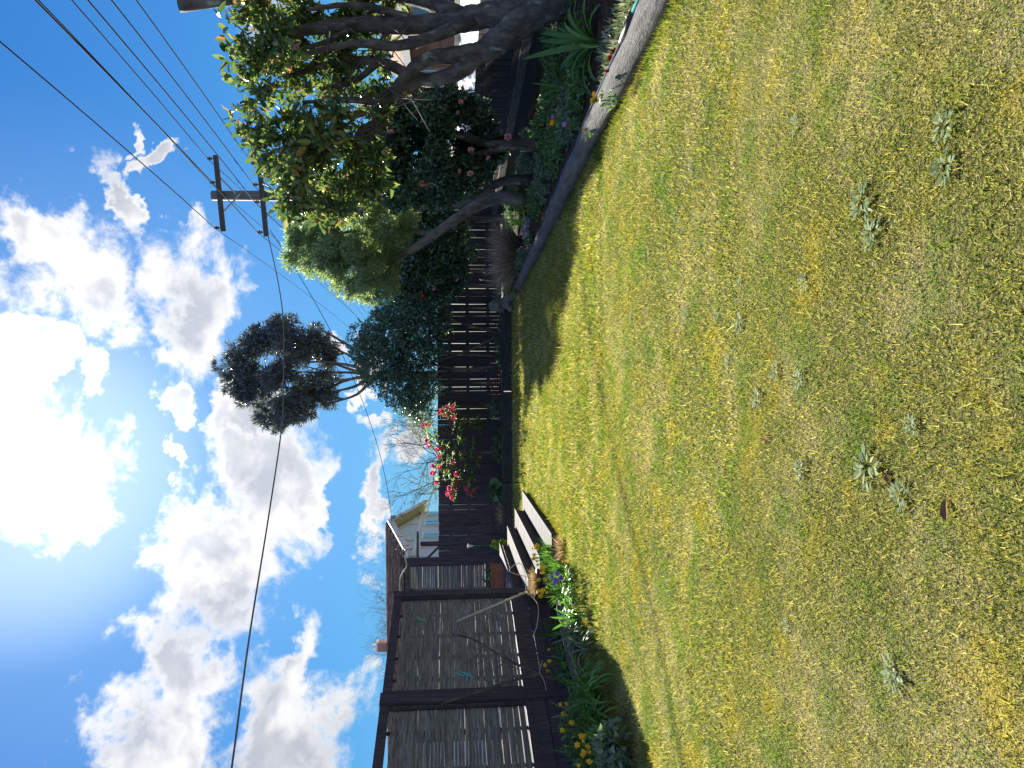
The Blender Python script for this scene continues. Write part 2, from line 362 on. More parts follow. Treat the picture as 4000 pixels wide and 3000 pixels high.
def lawn_noise(t, scale, lo, hi, det=4):
    g = N(t, 'ShaderNodeNewGeometry')
    n = N(t, 'ShaderNodeTexNoise'); n.inputs['Scale'].default_value = scale; n.inputs['Detail'].default_value = det; n.inputs['Roughness'].default_value = 0.6
    t.links.new(g.outputs['Position'], n.inputs['Vector'])
    return sstep(t, n.outputs['Fac'], lo, hi)
def grass_patch(t, col, fac):
    # straw and moss patches, greener drifts
    straw = ramp(t, fac, [(0.0, (0.14, 0.125, 0.05)), (0.5, (0.42, 0.38, 0.18)), (1.0, (0.72, 0.65, 0.42))])
    moss = ramp(t, fac, [(0.0, (0.18, 0.155, 0.018)), (1.0, (0.56, 0.47, 0.06))])
    green = ramp(t, fac, [(0.0, (0.055, 0.125, 0.02)), (1.0, (0.24, 0.36, 0.06))])
    c = mixc(t, math_n(t, 'MULTIPLY', lawn_noise(t, 1.1, 0.44, 0.68), 0.75), col, straw)
    c = mixc(t, math_n(t, 'MULTIPLY', lawn_noise(t, 1.7, 0.52, 0.66, 5), 0.55), c, moss)
    c = mixc(t, math_n(t, 'MULTIPLY', lawn_noise(t, 2.3, 0.48, 0.66, 3), 0.75), c, green)
    return c
M['grass'] = leafm('lawn grass', [(0.0, (0.0522, 0.0868, 0.0231)), (0.3, (0.144, 0.1841, 0.0406)), (0.6, (0.2856, 0.2973, 0.068)), (0.8, (0.4461, 0.3908, 0.1269)), (1.0, (0.6701, 0.587, 0.3823))], 0.36, 0.55, 0.2, (1.1, 1.15, 0.5), grass_patch)
def lawnm():
    m, t, b, out = new_mat('mossy turf')
    c = ramp(t, lawn_noise(t, 60, 0.3, 0.7, 6), [(0.0, (0.025, 0.03, 0.01)), (0.5, (0.075, 0.08, 0.02)), (1.0, (0.20, 0.19, 0.055))])
    c = mixc(t, math_n(t, 'MULTIPLY', lawn_noise(t, 1.1, 0.46, 0.66), 0.6), c, (0.26, 0.215, 0.12))
    c = mixc(t, math_n(t, 'MULTIPLY', lawn_noise(t, 1.7, 0.52, 0.66, 5), 0.7), c, (0.24, 0.20, 0.03))
    t.links.new(c, b.inputs['Base Color']); b.inputs['Roughness'].default_value = 0.95; b.inputs['Specular IOR Level'].default_value = 0.1
    n = N(t, 'ShaderNodeTexNoise'); n.inputs['Scale'].default_value = 90; n.inputs['Detail'].default_value = 4
    g = N(t, 'ShaderNodeNewGeometry'); t.links.new(g.outputs['Position'], n.inputs['Vector'])
    bp = N(t, 'ShaderNodeBump'); bp.inputs['Strength'].default_value = 0.8; bp.inputs['Distance'].default_value = 0.02
    t.links.new(n.outputs['Fac'], bp.inputs['Height']); t.links.new(bp.outputs[0], b.inputs['Normal'])
    return m
M['lawn'] = lawnm()

# ------------------------------------------------------------------ building helpers
WL = {}
def V(p): return np.array((p[0], p[1], p[2]), float)
def tag(o, label=None, cat=None, group=None, kind=None):
    if label: o['label'] = label
    if cat: o['category'] = cat
    if group: o['group'] = group
    if kind: o['kind'] = kind
    return o
def thing(name, label, cat, loc, group=None):
    o = bpy.data.objects.new(name, None)
    o.empty_display_size = 0.1
    COL.objects.link(o)
    o.location = loc
    WL[o.name] = V(loc)
    return tag(o, label, cat, group)
def link(name, me, parent=None, loc=None):
    o = bpy.data.objects.new(name, me)
    COL.objects.link(o)
    base = WL[parent.name] if parent else np.zeros(3)
    w = base if loc is None else V(loc)
    if parent: o.parent = parent
    o.location = tuple(w - base)
    WL[o.name] = w
    return o
def raw_mesh(name, verts, faces, mat, tone=None, smooth=False):
    """verts (n,3) array; faces: (m,k) array or list of tuples"""
    me = bpy.data.meshes.new(name)
    verts = np.asarray(verts, np.float32)
    if isinstance(faces, np.ndarray):
        k = faces.shape[1]
        me.vertices.add(len(verts)); me.vertices.foreach_set('co', verts.ravel())
        me.loops.add(faces.size); me.loops.foreach_set('vertex_index', faces.astype(np.int32).ravel())
        me.polygons.add(len(faces)); me.polygons.foreach_set('loop_start', np.arange(0, faces.size, k, dtype=np.int32))
        me.update(calc_edges=True)
    else:
        me.from_pydata(verts.tolist(), [], faces)
        me.update()
    if tone is not None:
        at_ = me.attributes.new('tone', 'FLOAT', 'POINT')
        at_.data.foreach_set('value', np.asarray(tone, np.float32))
    if smooth:
        me.polygons.foreach_set('use_smooth', np.ones(len(me.polygons), bool))
    me.materials.append(mat)
    return me
class MB:
    """collects shapes given in garden coordinates; build() links them as one mesh object"""
    def __init__(s): s.v = []; s.f = []; s.n = 0; s.tone = []
    def add(s, verts, faces, tone=0.5):
        s.v.append(np.asarray(verts, float)); s.f += [tuple(i + s.n for i in f) for f in faces]
        s.tone.append(np.full(len(verts), tone)); s.n += len(verts)
        return s
    def box(s, c, d, rz=0.0, rx=0.0, ry=0.0, tone=0.5):
        x, y, z = d[0] / 2, d[1] / 2, d[2] / 2
        p = np.array([(-x, -y, -z), (x, -y, -z), (x, y, -z), (-x, y, -z), (-x, -y, z), (x, -y, z), (x, y, z), (-x, y, z)])
        if rz or rx or ry:
            m = np.array(Matrix.Rotation(rz, 3, 'Z') @ Matrix.Rotation(ry, 3, 'Y') @ Matrix.Rotation(rx, 3, 'X'))
            p = p @ m.T
        return s.add(p + V(c), [(0, 3, 2, 1), (4, 5, 6, 7), (0, 1, 5, 4), (1, 2, 6, 5), (2, 3, 7, 6), (3, 0, 4, 7)], tone)
    def beam(s, a, b, w, h, tone=0.5):
        """a square timber from a to b, w wide sideways and h high"""
        a, b = Vector(a), Vector(b)
        d = (b - a).normalized()
        side = d.cross(Vector((0, 0, 1)))
        side = side.normalized() if side.length > 1e-4 else Vector((1, 0, 0))
        up = side.cross(d)
        p = [q + side * sx * w / 2 + up * sz * h / 2 for q in (a, b) for sx, sz in ((-1, -1), (1, -1), (1, 1), (-1, 1))]
        return s.add([tuple(q) for q in p], [(0, 3, 2, 1), (4, 5, 6, 7), (0, 1, 5, 4), (1, 2, 6, 5), (2, 3, 7, 6), (3, 0, 4, 7)], tone)
    def tube(s, pts, rad, n=8, cap=True, bump=0.0, tone=0.5, flat=1.0):
        pts = [Vector(p) for p in pts]
        if isinstance(rad, (int, float)): rad = [rad] * len(pts)
        vs = []
        prev = None
        for i, p in enumerate(pts):
            d = (pts[min(i + 1, len(pts) - 1)] - pts[max(i - 1, 0)]).normalized()
            if prev is None:
                ref = Vector((0, 0, 1)) if abs(d.z) < 0.9 else Vector((1, 0, 0))
                a = d.cross(ref).normalized()
            else:
                a = (prev - d * prev.dot(d)).normalized()
            prev = a
            b = d.cross(a)
            for k in range(n):
                t = 2 * math.pi * k / n
                r = rad[i] * (1 + (rnd.uniform(-bump, bump) if bump else 0))
                q = p + a * math.cos(t) * r + b * math.sin(t) * r * flat
                vs.append(tuple(q))
        fs = []
        for i in range(len(pts) - 1):
            for k in range(n):
                k2 = (k + 1) % n
                fs.append((i * n + k, i * n + k2, (i + 1) * n + k2, (i + 1) * n + k))
        if cap:
            fs.append(tuple(range(n - 1, -1, -1))); fs.append(tuple((len(pts) - 1) * n + k for k in range(n)))
        return s.add(vs, fs, tone)
    def build(s, name, mat, parent=None, smooth=False, origin=None):
        v = np.concatenate(s.v)
        w = V(origin) if origin is not None else (WL[parent.name] if parent else np.array([v[:, 0].mean(), v[:, 1].mean(), v[:, 2].min()]))
        me = raw_mesh(name, v - w, s.f, mat, np.concatenate(s.tone), smooth)
        return link(name, me, parent, w)
def smooth_path(pts, n=4):
    """Catmull-Rom through the points"""
    P = [Vector(p) for p in pts]
    P = [P[0] * 2 - P[1]] + P + [P[-1] * 2 - P[-2]]
    out = []
    for i in range(1, len(P) - 2):
        for k in range(n):
            t = k / n
            a, b, c, d = P[i - 1], P[i], P[i + 1], P[i + 2]
            out.append(0.5 * ((2 * b) + (c - a) * t + (2 * a - 5 * b + 4 * c - d) * t * t + (3 * b - a - 3 * c + d) * t ** 3))
    out.append(P[-2])
    return out
def lerp_list(vals, n):
    xs = np.linspace(0, len(vals) - 1, n)
    return list(np.interp(xs, range(len(vals)), vals))
def limb(mb, pts, r0, r1, n=8, bump=0.06, seg=4):
    pp = smooth_path(pts, seg)
    k = len(pp)
    mb.tube(pp, [r0 + (r1 - r0) * (i / (k - 1)) for i in range(k)], n, True, bump)
    return pp

def nrm(a):
    return a / np.maximum(np.linalg.norm(a, axis=1, keepdims=True), 1e-9)
def leaf_arrays(P, D, U, L, W, tone, shape='diamond', fold=0.25, droop=0.15):
    """one leaf per row: base point P, axis D, face normal U"""
    D = nrm(D); S = nrm(np.cross(D, U)); U = np.cross(S, D)
    n = len(P); L = L[:, None]; W = W[:, None]
    if shape == 'diamond':
        v = np.stack([P, P + D * L * 0.45 + S * W * 0.5 + U * W * fold, P + D * L - U * L * droop, P + D * L * 0.45 - S * W * 0.5 + U * W * fold], 1)
        f = np.array([[0, 1, 2], [0, 2, 3]])
    elif shape == 'blade':
        v = np.stack([P - S * W * 0.5, P + S * W * 0.5, P + D * L], 1)
        f = np.array([[0, 1, 2]])
    else:
        m1 = P + D * L * 0.32 - U * L * droop * 0.12; m2 = P + D * L * 0.72 - U * L * droop * 0.5
        v = np.stack([P, m1, m2, P + D * L - U * L * droop, m1 + S * W * 0.48 + U * W * fold, m2 + S * W * 0.36 + U * W * fold * 0.8,
                      m1 - S * W * 0.48 + U * W * fold, m2 - S * W * 0.36 + U * W * fold * 0.8], 1)
        f = np.array([[0, 1, 4], [1, 2, 5], [1, 5, 4], [2, 3, 5], [0, 6, 1], [1, 6, 7], [1, 7, 2], [2, 7, 3]])
    k = v.shape[1]
    F = (f[None] + (np.arange(n) * k)[:, None, None]).reshape(-1, 3)
    return v.reshape(-1, 3), F, np.repeat(tone, k)
def leaf_obj(name, arrs, mat, parent=None, kind=None, origin=None):
    vs, fs, ts, n = [], [], [], 0
    for v, f, t in arrs:
        vs.append(v); fs.append(f + n); ts.append(t); n += len(v)
    v = np.concatenate(vs)
    w = V(origin) if origin is not None else (WL[parent.name] if parent else np.zeros(3))
    o = link(name, raw_mesh(name, v - w, np.concatenate(fs), mat, np.concatenate(ts)), parent, w)
    if kind: o['kind'] = kind
    return o
def crown_tips(clumps, per, shell=0.55):
    """twig tips spread through a union of ellipsoids: (centre, (rx, ry, rz), share)"""
    P, O = [], []
    for c, r, w in clumps:
        k = max(1, int(per * w))
        d = nrm(rng.normal(size=(k, 3)))
        q = rng.uniform(shell ** 3, 1, k) ** (1 / 3)
        P.append(V(c) + d * np.array(r) * q[:, None]); O.append(d)
    return np.concatenate(P), np.concatenate(O)
def sprays(tips, outward, per, L, W, reach, up=0.2, spread=0.9, droop=0.15, shape='diamond', fold=0.25, tone_lo=0.0, tone_hi=1.0, clump_tone=0.35):
    n = len(tips)
    T = np.repeat(tips, per, 0); O = np.repeat(outward, per, 0)
    D = nrm(O * 0.7 + rng.normal(size=T.shape) * spread + np.array([0, 0, up]))
    P = T + nrm(rng.normal(size=T.shape)) * (rng.uniform(0, reach, (len(T), 1)))
    U = nrm(rng.normal(size=T.shape) * 0.6 + np.array([0, 0, 0.9]) + O * 0.3)
    l = L * rng.uniform(0.65, 1.15, len(T)); w = W * rng.uniform(0.75, 1.15, len(T))
    ct = np.repeat(rng.uniform(0, 1, n), per)
    tone = np.clip(tone_lo + (tone_hi - tone_lo) * (clump_tone * ct + (1 - clump_tone) * rng.uniform(0, 1, len(T))), 0, 0.999)
    return leaf_arrays(P, D, U, l, w, tone, shape, fold, droop)
def px_clump(u, v, r, Y, share=None, ry=None):
    k = Y / FPX
    r = r * 1.1 + 6
    return (at(u, v, Y), (r * k, (ry or r * k), r * k), share if share else (r / 100.0) ** 2)

def poly_clumps(top, bot, Yc, dep, n, r0, r1, keep=None, back=None):
    """small leaf masses scattered through the outline of a crown, deepest in its middle"""
    us = [p[0] for p in top]; out = []
    lo, hi = min(us), max(us)
    while len(out) < n:
        u = rnd.uniform(lo, hi)
        a, b = float(np.interp(u, us, [p[1] for p in top])), float(np.interp(u, [p[0] for p in bot], [p[1] for p in bot]))
        v = rnd.uniform(a, b)
        if b - a < 300 and rnd.random() > (b - a) / 300: continue
        if keep and rnd.random() > keep(u, v): continue
        e = 1 - abs((v - a) / max(1, b - a) - 0.5) * 1.5
        y = Yc + rnd.uniform(-1, 1) * dep * max(0.15, e)
        if back: y = max(y, back(u, v))
        r = rnd.uniform(r0, r1); k = y / FPX
        out.append((at(u, v, y), (r * k * rnd.uniform(0.8, 1.3), r * k * 1.1, r * k * rnd.uniform(0.7, 1.0)), (r / 50.0) ** 2))
    return out

# ------------------------------------------------------------------ ground, lawn, beds
def sheet(name, poly, z, mat, label=None, sub=None):
    me = raw_mesh(name, [(x, y, z) for x, y in poly], [tuple(range(len(poly)))], mat)
    o = link(name, me)
    tag(o, kind='structure')
    return o
sheet('ground', [(-300, -120), (300, -120), (300, 600), (-300, 600)], -0.06, M['ground'])
LEFT = [(-6, -4.6), (2, -4.2), (7.3, -3.62), (9.3, -3.34), (10.4, -3.0), (11.2, -2.55), (11.35, -2.24), (15.95, -2.24), (16.0, -5.2), (19.7, -5.2)]
RIGHT = [(-6, 3.1), (3, 2.8), (5.4, 2.66), (7, 2.57), (9.1, 2.48), (12.2, 2.3), (19.7, 2.1)]
def xl(y): return np.interp(y, [p[0] for p in LEFT], [p[1] for p in LEFT])
def xr(y): return np.interp(y, [p[0] for p in RIGHT], [p[1] for p in RIGHT])
def lawn_z(x, y):
    return 0.018 * np.sin(x * 1.3 + 0.4) * np.cos(y * 0.9) + 0.012 * np.sin(y * 2.1 + x)
ys = np.concatenate([np.linspace(-6, 11.2, 60), np.array([11.35]), np.linspace(11.6, 15.95, 14), np.array([16.0]), np.linspace(16.3, 19.75, 12)])
vs, fs = [], []
NX = 26
for y in ys:
    a, b = xl(y) - 0.25, xr(y) + 0.12
    if 11.3 < y < 15.98: a = xl(y) - 0.02
    for k in range(NX):
        x = a + (b - a) * k / (NX - 1)
        vs.append((x, y, float(lawn_z(x, y))))
for j in range(len(ys) - 1):
    for k in range(NX - 1):
        fs.append((j * NX + k, j * NX + k + 1, (j + 1) * NX + k + 1, (j + 1) * NX + k))
tag(link('lawn', raw_mesh('lawn', vs, fs, M['lawn'], smooth=True)), kind='structure')

def blades(n, y0, y1, hl, wd):
    y = rng.uniform(y0, y1, n * 2); a = xl(y); b = xr(y)
    lim = 0.60 * np.maximum(y, 0.5) + 0.5
    a = np.maximum(a, -lim); b = np.minimum(b, lim)
    keep = rng.uniform(0, 1, len(y)) < (b - a) / (b - a).max()
    y, a, b = y[keep][:n], a[keep][:n], b[keep][:n]
    x = rng.uniform(a, b)
    n = len(x)
    z = lawn_z(x, y) - 0.004
    az = rng.uniform(0, 2 * np.pi, n)
    # combed drifts: neighbours lean alike
    az = np.where(rng.uniform(0, 1, n) < 0.75, az, 2.4 * np.sin(x * 1.7 + y * 0.9) + 1.5 * np.sin(y * 2.3 - x) + rng.normal(0, 0.5, n))
    lean = R(90) - np.abs(rng.normal(R(48), R(20), n)).clip(R(8), R(82))
    D = np.stack([np.cos(az) * np.cos(lean), np.sin(az) * np.cos(lean), np.sin(lean)], 1)
    U = nrm(rng.normal(size=(n, 3)) * 0.5 + np.array([0, 0, 1.0]))
    L = hl * rng.lognormal(0, 0.45, n); W = wd * rng.uniform(0.6, 1.3, n)
    tone = np.clip(rng.beta(1.3, 1.4, n), 0, 0.86)
    return leaf_arrays(np.stack([x, y, z], 1), D, U, L, W, tone, 'blade')
arr = [blades(480000, 1.6, 4.2, 0.0145, 0.0048), blades(410000, 4.2, 8.0, 0.020, 0.0075), blades(170000, 8.0, 13.0, 0.034, 0.013), blades(90000, 13.0, 19.75, 0.040, 0.018)]
def fringe(n, edge, y0, y1, side):
    y = rng.uniform(y0, y1, n); x = edge(y) + side * rng.exponential(0.045, n)
    D = nrm(rng.normal(size=(n, 3)) * 0.45 + np.array([0, 0, 0.9])); U = nrm(rng.normal(size=(n, 3)))
    return leaf_arrays(np.stack([x, y, lawn_z(x, y) - 0.004], 1), D, U, rng.uniform(0.03, 0.085, n), rng.uniform(0.004, 0.009, n), rng.uniform(0, 0.6, n), 'blade')
arr += [fringe(11000, xr, 3.0, 19.6, -1), fringe(7000, xl, 4.0, 11.2, 1), fringe(3500, lambda y: np.full_like(y, -2.235), 11.35, 15.9, 1)]
tag(leaf_obj('lawn_grass', arr, M['grass'], kind='stuff'), 'short yellow green lawn grass with straw and moss patches', 'grass')

# beds
sheet('soil_bed', [(2.35, 3.0), (9.0, 2.0), (9.0, 21.6), (2.2, 21.6), (2.2, 19.6), (2.42, 11), (2.75, 5.4)], 0.11, M['soil'])
sheet('soil_bed', [(-7.0, 19.95), (2.21, 19.95), (2.21, 21.6), (-7.0, 21.6)], 0.22, M['soil'])
sheet('soil_bed', [(-6.5, 4.0), (-4.1, 4.0), (-3.72, 7.3), (-3.44, 9.3), (-3.1, 10.4), (-2.66, 11.2), (-2.6, 11.6), (-3.6, 12.0), (-6.5, 9.0)], 0.09, M['soil'])

# ------------------------------------------------------------------ deck with wide steps
deck = thing('timber_deck', 'timber deck with wide grey steps down to the lawn', 'deck', (-3.3, 13.5, 0))
NOSE = [(-2.26, 0.125), (-2.62, 0.29), (-2.98, 0.45), (-3.33, 0.615)]
Y0, Y1 = 11.35, 16.0
for i, (x, z) in enumerate(NOSE):
    y0 = Y0 + 0.12 * i
    w = 0.36 if i < 3 else 0.0
    b = MB(); b.box((x - 0.035, (y0 + Y1) / 2, z - z / 2 - 0.03), (0.04, Y1 - y0 - 0.1, z - 0.064))
    r = b.build('riser', M['deckbrown'], deck)
    b = MB(); b.box((x + 0.004, (y0 + Y1) / 2, z - 0.021), (0.05, Y1 - y0, 0.044)); b.build('nosing', M['deckgrey'], deck)
    if i < 3:
        b = MB()
        n = 46; p = (Y1 - y0) / n
        for k in range(n):
            b.box((x - 0.21, y0 + p * (k + 0.5), z - 0.02 + rnd.uniform(-0.0012, 0.0012)), (0.37, p - 0.007, 0.034))
        tag(b.build('tread_boards', M['deckgrey'], deck), kind='stuff')
b = MB()
n = 62
for k in range(n):
    y = 8.3 + (Y1 - 8.3) * (k + 0.5) / n
    x1 = -3.365 if y > 11.9 else -3.365 - (11.9 - y) * 0.293
    b.box(((x1 - 7.6) / 2, y, 0.595 + rnd.uniform(-0.001, 0.001)), (x1 + 7.6, 7.7 / n - 0.006, 0.034))
tag(b.build('deck_boards', M['deckgrey'], deck), kind='stuff')
# end face of the steps towards the camera
b = MB()
for i, (x, z) in enumerate(NOSE[:3]): b.box((x - 0.20, Y0 + 0.12 * i + 0.03, z / 2 - 0.022), (0.33, 0.03, z - 0.05))
b.build('step_end', M['deckbrown'], deck)
# ------------------------------------------------------------------ slatted screens
TD = Vector((-0.281, -0.960, 0)).normalized()          # along the screen towards the camera
TA = Vector((-3.28, 11.93, 0))
TRZ = math.atan2(TD.y, TD.x)
SLAT_MESH = {}
def slat_mesh(kind, L):
    key = (kind, round(L, 2))
    if key not in SLAT_MESH:
        pts = []
        n = 7
        for i in range(n):
            x = -L / 2 + L * i / (n - 1)
            e = 0.0022 * math.sin(i * 2.1 + kind * 1.7)
            h = 0.0184 + 0.0018 * math.sin(i * 3.3 + kind * 2.9)
            pts += [(x, -0.006, -h + e), (x, 0.006, -h + e), (x, 0.006, h + e), (x, -0.006, h + e)]
        f = []
        for i in range(n - 1):
            for k in range(4):
                f.append((i * 4 + k, i * 4 + (k + 1) % 4, (i + 1) * 4 + (k + 1) % 4, (i + 1) * 4 + k))
        f += [(3, 2, 1, 0), tuple(range((n - 1) * 4, n * 4))]
        SLAT_MESH[key] = raw_mesh('slat', pts, f, M['slat'])
    return SLAT_MESH[key]
def screen(label, a, d, L, z0, z1, pitch, posts, battens, loose=0.0):
    """slatted screen standing from a along d, L long"""
    a = Vector(a); d = Vector(d).normalized(); nrmv = Vector((-d.y, d.x, 0)); rz = math.atan2(d.y, d.x)
    t = thing('slatted_screen', label, 'screen', (a.x, a.y, z0 - 0.1), 'slatted timber screens round the deck')
    n = int((z1 - z0 - 0.05) / pitch)
    for k in range(n):
        z = z0 + 0.04 + k * pitch + rnd.uniform(-0.004, 0.004)
        o = link('slat', slat_mesh(k % 4, L), t, tuple(a + d * (L / 2) + Vector((0, 0, z)) + nrmv * rnd.uniform(-0.002, 0.002)))
        o.rotation_euler = (R(rnd.uniform(-9, 9)), R(rnd.gauss(0, 0.10 + loose)), rz)
        o.scale = (1, 1, rnd.uniform(0.90, 1.03))
    for s in battens:
        p = a + d * (L * s)
        b = MB(); b.box((p.x - nrmv.x * 0.022, p.y - nrmv.y * 0.022, (z0 + z1) / 2), (0.045, 0.02, z1 - z0), rz); b.build('batten', M['rail'], t)
    for s, w, zt, zb in posts:
        p = a + d * s
        b = MB(); b.box((p.x, p.y, (zt + zb) / 2), (w, 0.11, zt - zb), rz); b.build('post', M['post'], t)
    for z, h in ((z1 + 0.045, 0.11), (z0 - 0.045, 0.10)):
        b = MB(); p = a + d * (L / 2); b.box((p.x, p.y, z), (L - 0.02, 0.07, h), rz); b.build('rail', M['post'], t)
    for s in (0.07, L - 0.07):          # inner frame strips
        p = a + d * s + nrmv * 0.025
        b = MB(); b.box((p.x, p.y, (z0 + z1) / 2), (0.05, 0.025, z1 - z0 - 0.02), rz); b.build('frame_strip', M['rail'], t)
    return t
screen('dark framed slatted screen beside the bamboo pole and the steps', TA, TD, 2.30, 0.70, 2.39, 0.0395,
       [(-0.04, 0.15, 2.50, 0.0)], (0.2, 0.42, 0.64, 0.84))
screen('large slatted screen nearest the left edge of the lawn', TA + TD * 2.46, TD, 2.55, 0.70, 2.40, 0.0395,
       [(-0.11, 0.2, 2.51, 0.0), (2.63, 0.14, 2.51, 0.0)], (0.17, 0.4, 0.62, 0.82), 0.12)
screen('narrow slatted screen at the back of the deck above the planter', (-3.62, 15.85, 0), (-1, 0, 0), 3.6, 0.92, 2.46, 0.0395,
       [(0.0, 0.14, 2.66, 0.6), (3.62, 0.14, 2.6, 0.6), (1.8, 0.1, 2.5, 0.6)], (0.16, 0.34, 0.66, 0.83))
# solid skirt under the big screens
sk = thing('deck_skirt', 'dark board skirt below the slatted screens', 'skirting', tuple(TA + TD * 2.5))
for i, (z, h) in enumerate(((0.53, 0.15), (0.37, 0.15), (0.21, 0.15), (0.06, 0.14))):
    b = MB(); p = TA + TD * 2.5; b.box((p.x + 0.012, p.y, z), (5.1, 0.03, h), TRZ); b.build('board', M['post'], sk)

# ------------------------------------------------------------------ far timber fence
FY = 21.45
fence = thing('timber_fence', 'dark paling fence along the far end of the garden', 'fence', (-0.5, FY, 0.1))
def paling(kind, w, h):
    j = [0.004 * math.sin(kind * 1.3 + q * 2.2) for q in range(8)]
    p = [(-w / 2, -0.009, 0), (w / 2, -0.009, 0), (w / 2, 0.009, 0), (-w / 2, 0.009, 0),
         (-w / 2 + j[0], -0.009, h / 2), (w / 2 + j[1], -0.009, h / 2), (w / 2 + j[1], 0.009, h / 2), (-w / 2 + j[0], 0.009, h / 2),
         (-w / 2 + j[2], -0.009, h), (w / 2 + j[3], -0.009, h + j[4]), (w / 2 + j[3], 0.009, h + j[4]), (-w / 2 + j[2], 0.009, h)]
    f = [(0, 3, 2, 1), (8, 9, 10, 11)]
    for b_ in (0, 4):
        for k in range(4): f.append((b_ + k, b_ + (k + 1) % 4, b_ + 4 + (k + 1) % 4, b_ + 4 + k))
    return raw_mesh('paling', p, f, M['fence'])
narrow = [paling(k, 0.1055, 1.80) for k in range(5)]
wide = [paling(k + 5, 0.143, 1.80) for k in range(5)]
x = -6.6; k = 0
while x < 5.3:
    if x < -0.4: me, p = wide[k % 5], 0.139 + (0.008 if rnd.random() < 0.22 else 0)
    else: me, p = narrow[k % 5], 0.1085 + rnd.uniform(-0.001, 0.003)
    o = link('paling', me, fence, (x + p / 2, FY + (0.0195 if (k % 2 and x < -0.4) else 0.0) + rnd.uniform(-0.001, 0.001), 0.16 + rnd.uniform(-0.012, 0.012)))
    o.rotation_euler = (0, R(rnd.uniform(-0.35, 0.35)), 0)
    x += p; k += 1
for z in (0.55, 1.12, 1.62):
    b = MB(); b.box((-0.65, FY + 0.056, z), (11.9, 0.045, 0.09)); b.build('rail', M['rail'], fence)
for x in (-6.2, -3.9, -1.6, 0.7, 3.0, 5.2):
    b = MB(); b.box((x, FY + 0.13, 0.95), (0.1, 0.1, 1.9)); b.build('post', M['rail'], fence)
# ------------------------------------------------------------------ right hand fence with open gaps
rf = thing('side_fence', 'low dark paling fence with light gaps behind the big tree', 'fence', (5.3, 11, 0.1))
FA, FB = Vector((5.75, 6.0, 0)), Vector((4.55, 21.4, 0))
fd = (FB - FA).normalized(); frz = math.atan2(fd.y, fd.x)
low = [paling(k + 11, 0.172, 0.80) for k in range(4)]
L = (FB - FA).length; s = 0.1; k = 0
while s < L - 0.1:
    p = FA + fd * s
    o = link('paling', low[k % 4], rf, (p.x, p.y, 0.34 + rnd.uniform(-0.006, 0.006)))
    o.rotation_euler = (0, 0, frz)
    s += 0.195; k += 1
for z in (0.52, 0.93):
    p = (FA + FB) / 2; b = MB(); b.box((p.x - 0.04, p.y, z), (L, 0.04, 0.085), frz); b.build('rail', M['rail'], rf)
p = (FA + FB) / 2
b = MB(); b.box((p.x - 0.10, p.y, 0.40), (L, 0.06, 0.14), frz); b.build('base_beam', M['log'], rf)
b = MB(); b.box((p.x - 0.07, p.y, 0.21), (L, 0.03, 0.24), frz); b.build('base_board', M['sleeper'], rf)

# ------------------------------------------------------------------ edging logs
def log_piece(name, label, pts, r, mat, group, flat=1.0, bump=0.02, n=14):
    b = MB()
    pp = smooth_path(pts, 6)
    b.tube(pp, [r * (1 + 0.04 * math.sin(i * 1.1)) for i in range(len(pp))], n, True, bump, flat=flat)
    o = b.build(name, mat, None, True)
    return tag(o, label, 'log', group)
G = 'round logs edging the lawn'
log_piece('edging_log', 'grey round edging log nearest the camera with hose on it', [(2.90, 3.2, 0.09), (2.80, 4.4, 0.09), (2.76, 5.4, 0.09), (2.70, 6.6, 0.09), (2.66, 7.9, 0.09), (2.58, 9.3, 0.09), (2.50, 10.6, 0.085), (2.46, 11.2, 0.085)], 0.115, M['log'], G)
log_piece('edging_log', 'middle round edging log beside the shaded lawn', [(2.445, 11.23, 0.08), (2.40, 12.2, 0.08), (2.34, 13.4, 0.08), (2.30, 14.3, 0.075)], 0.105, M['log'], G)
log_piece('edging_log', 'farthest round edging log ending at the rocks', [(2.29, 14.34, 0.075), (2.24, 16, 0.075), (2.19, 17.6, 0.07), (2.16, 19.1, 0.07)], 0.10, M['log'], G)
G2 = 'old brown logs edging the left bed'
log_piece('edging_log', 'old brown log at the left bed near the grey leaves', [(-4.25, 3.0, 0.10), (-4.02, 5.0, 0.10), (-3.78, 6.8, 0.10), (-3.66, 7.9, 0.10)], 0.125, M['oldlog'], G2, 0.9, 0.05)
log_piece('edging_log', 'old cracked log at the left bed below the bare shrub', [(-3.64, 8.0, 0.09), (-3.55, 8.7, 0.09), (-3.43, 9.4, 0.09), (-3.25, 10.05, 0.085)], 0.115, M['oldlog'], G2, 0.9, 0.05)
log_piece('edging_log', 'short dark log edging the daffodils beside the steps', [(-3.20, 10.15, 0.07), (-2.9, 10.75, 0.07), (-2.62, 11.15, 0.065), (-2.42, 11.3, 0.06)], 0.09, M['oldlog'], G2, 0.9, 0.05)
for i, (a, c, lab) in enumerate(((-5.2, -2.55, 'left'), (-2.53, -0.2, 'middle'), (-0.18, 2.15, 'right'))):
    b = MB(); b.box(((a + c) / 2, 19.86, 0.135), (c - a, 0.2, 0.31), R(rnd.uniform(-0.15, 0.15)))
    o = b.build('edging_sleeper', M['sleeper'])
    tag(o, {'left': 'dark sleeper edging the far bed behind the steps', 'middle': 'dark sleeper edging the far bed under the rhododendron', 'right': 'dark sleeper edging the far bed in the tree shade'}[lab], 'sleeper', 'dark sleepers along the far bed')
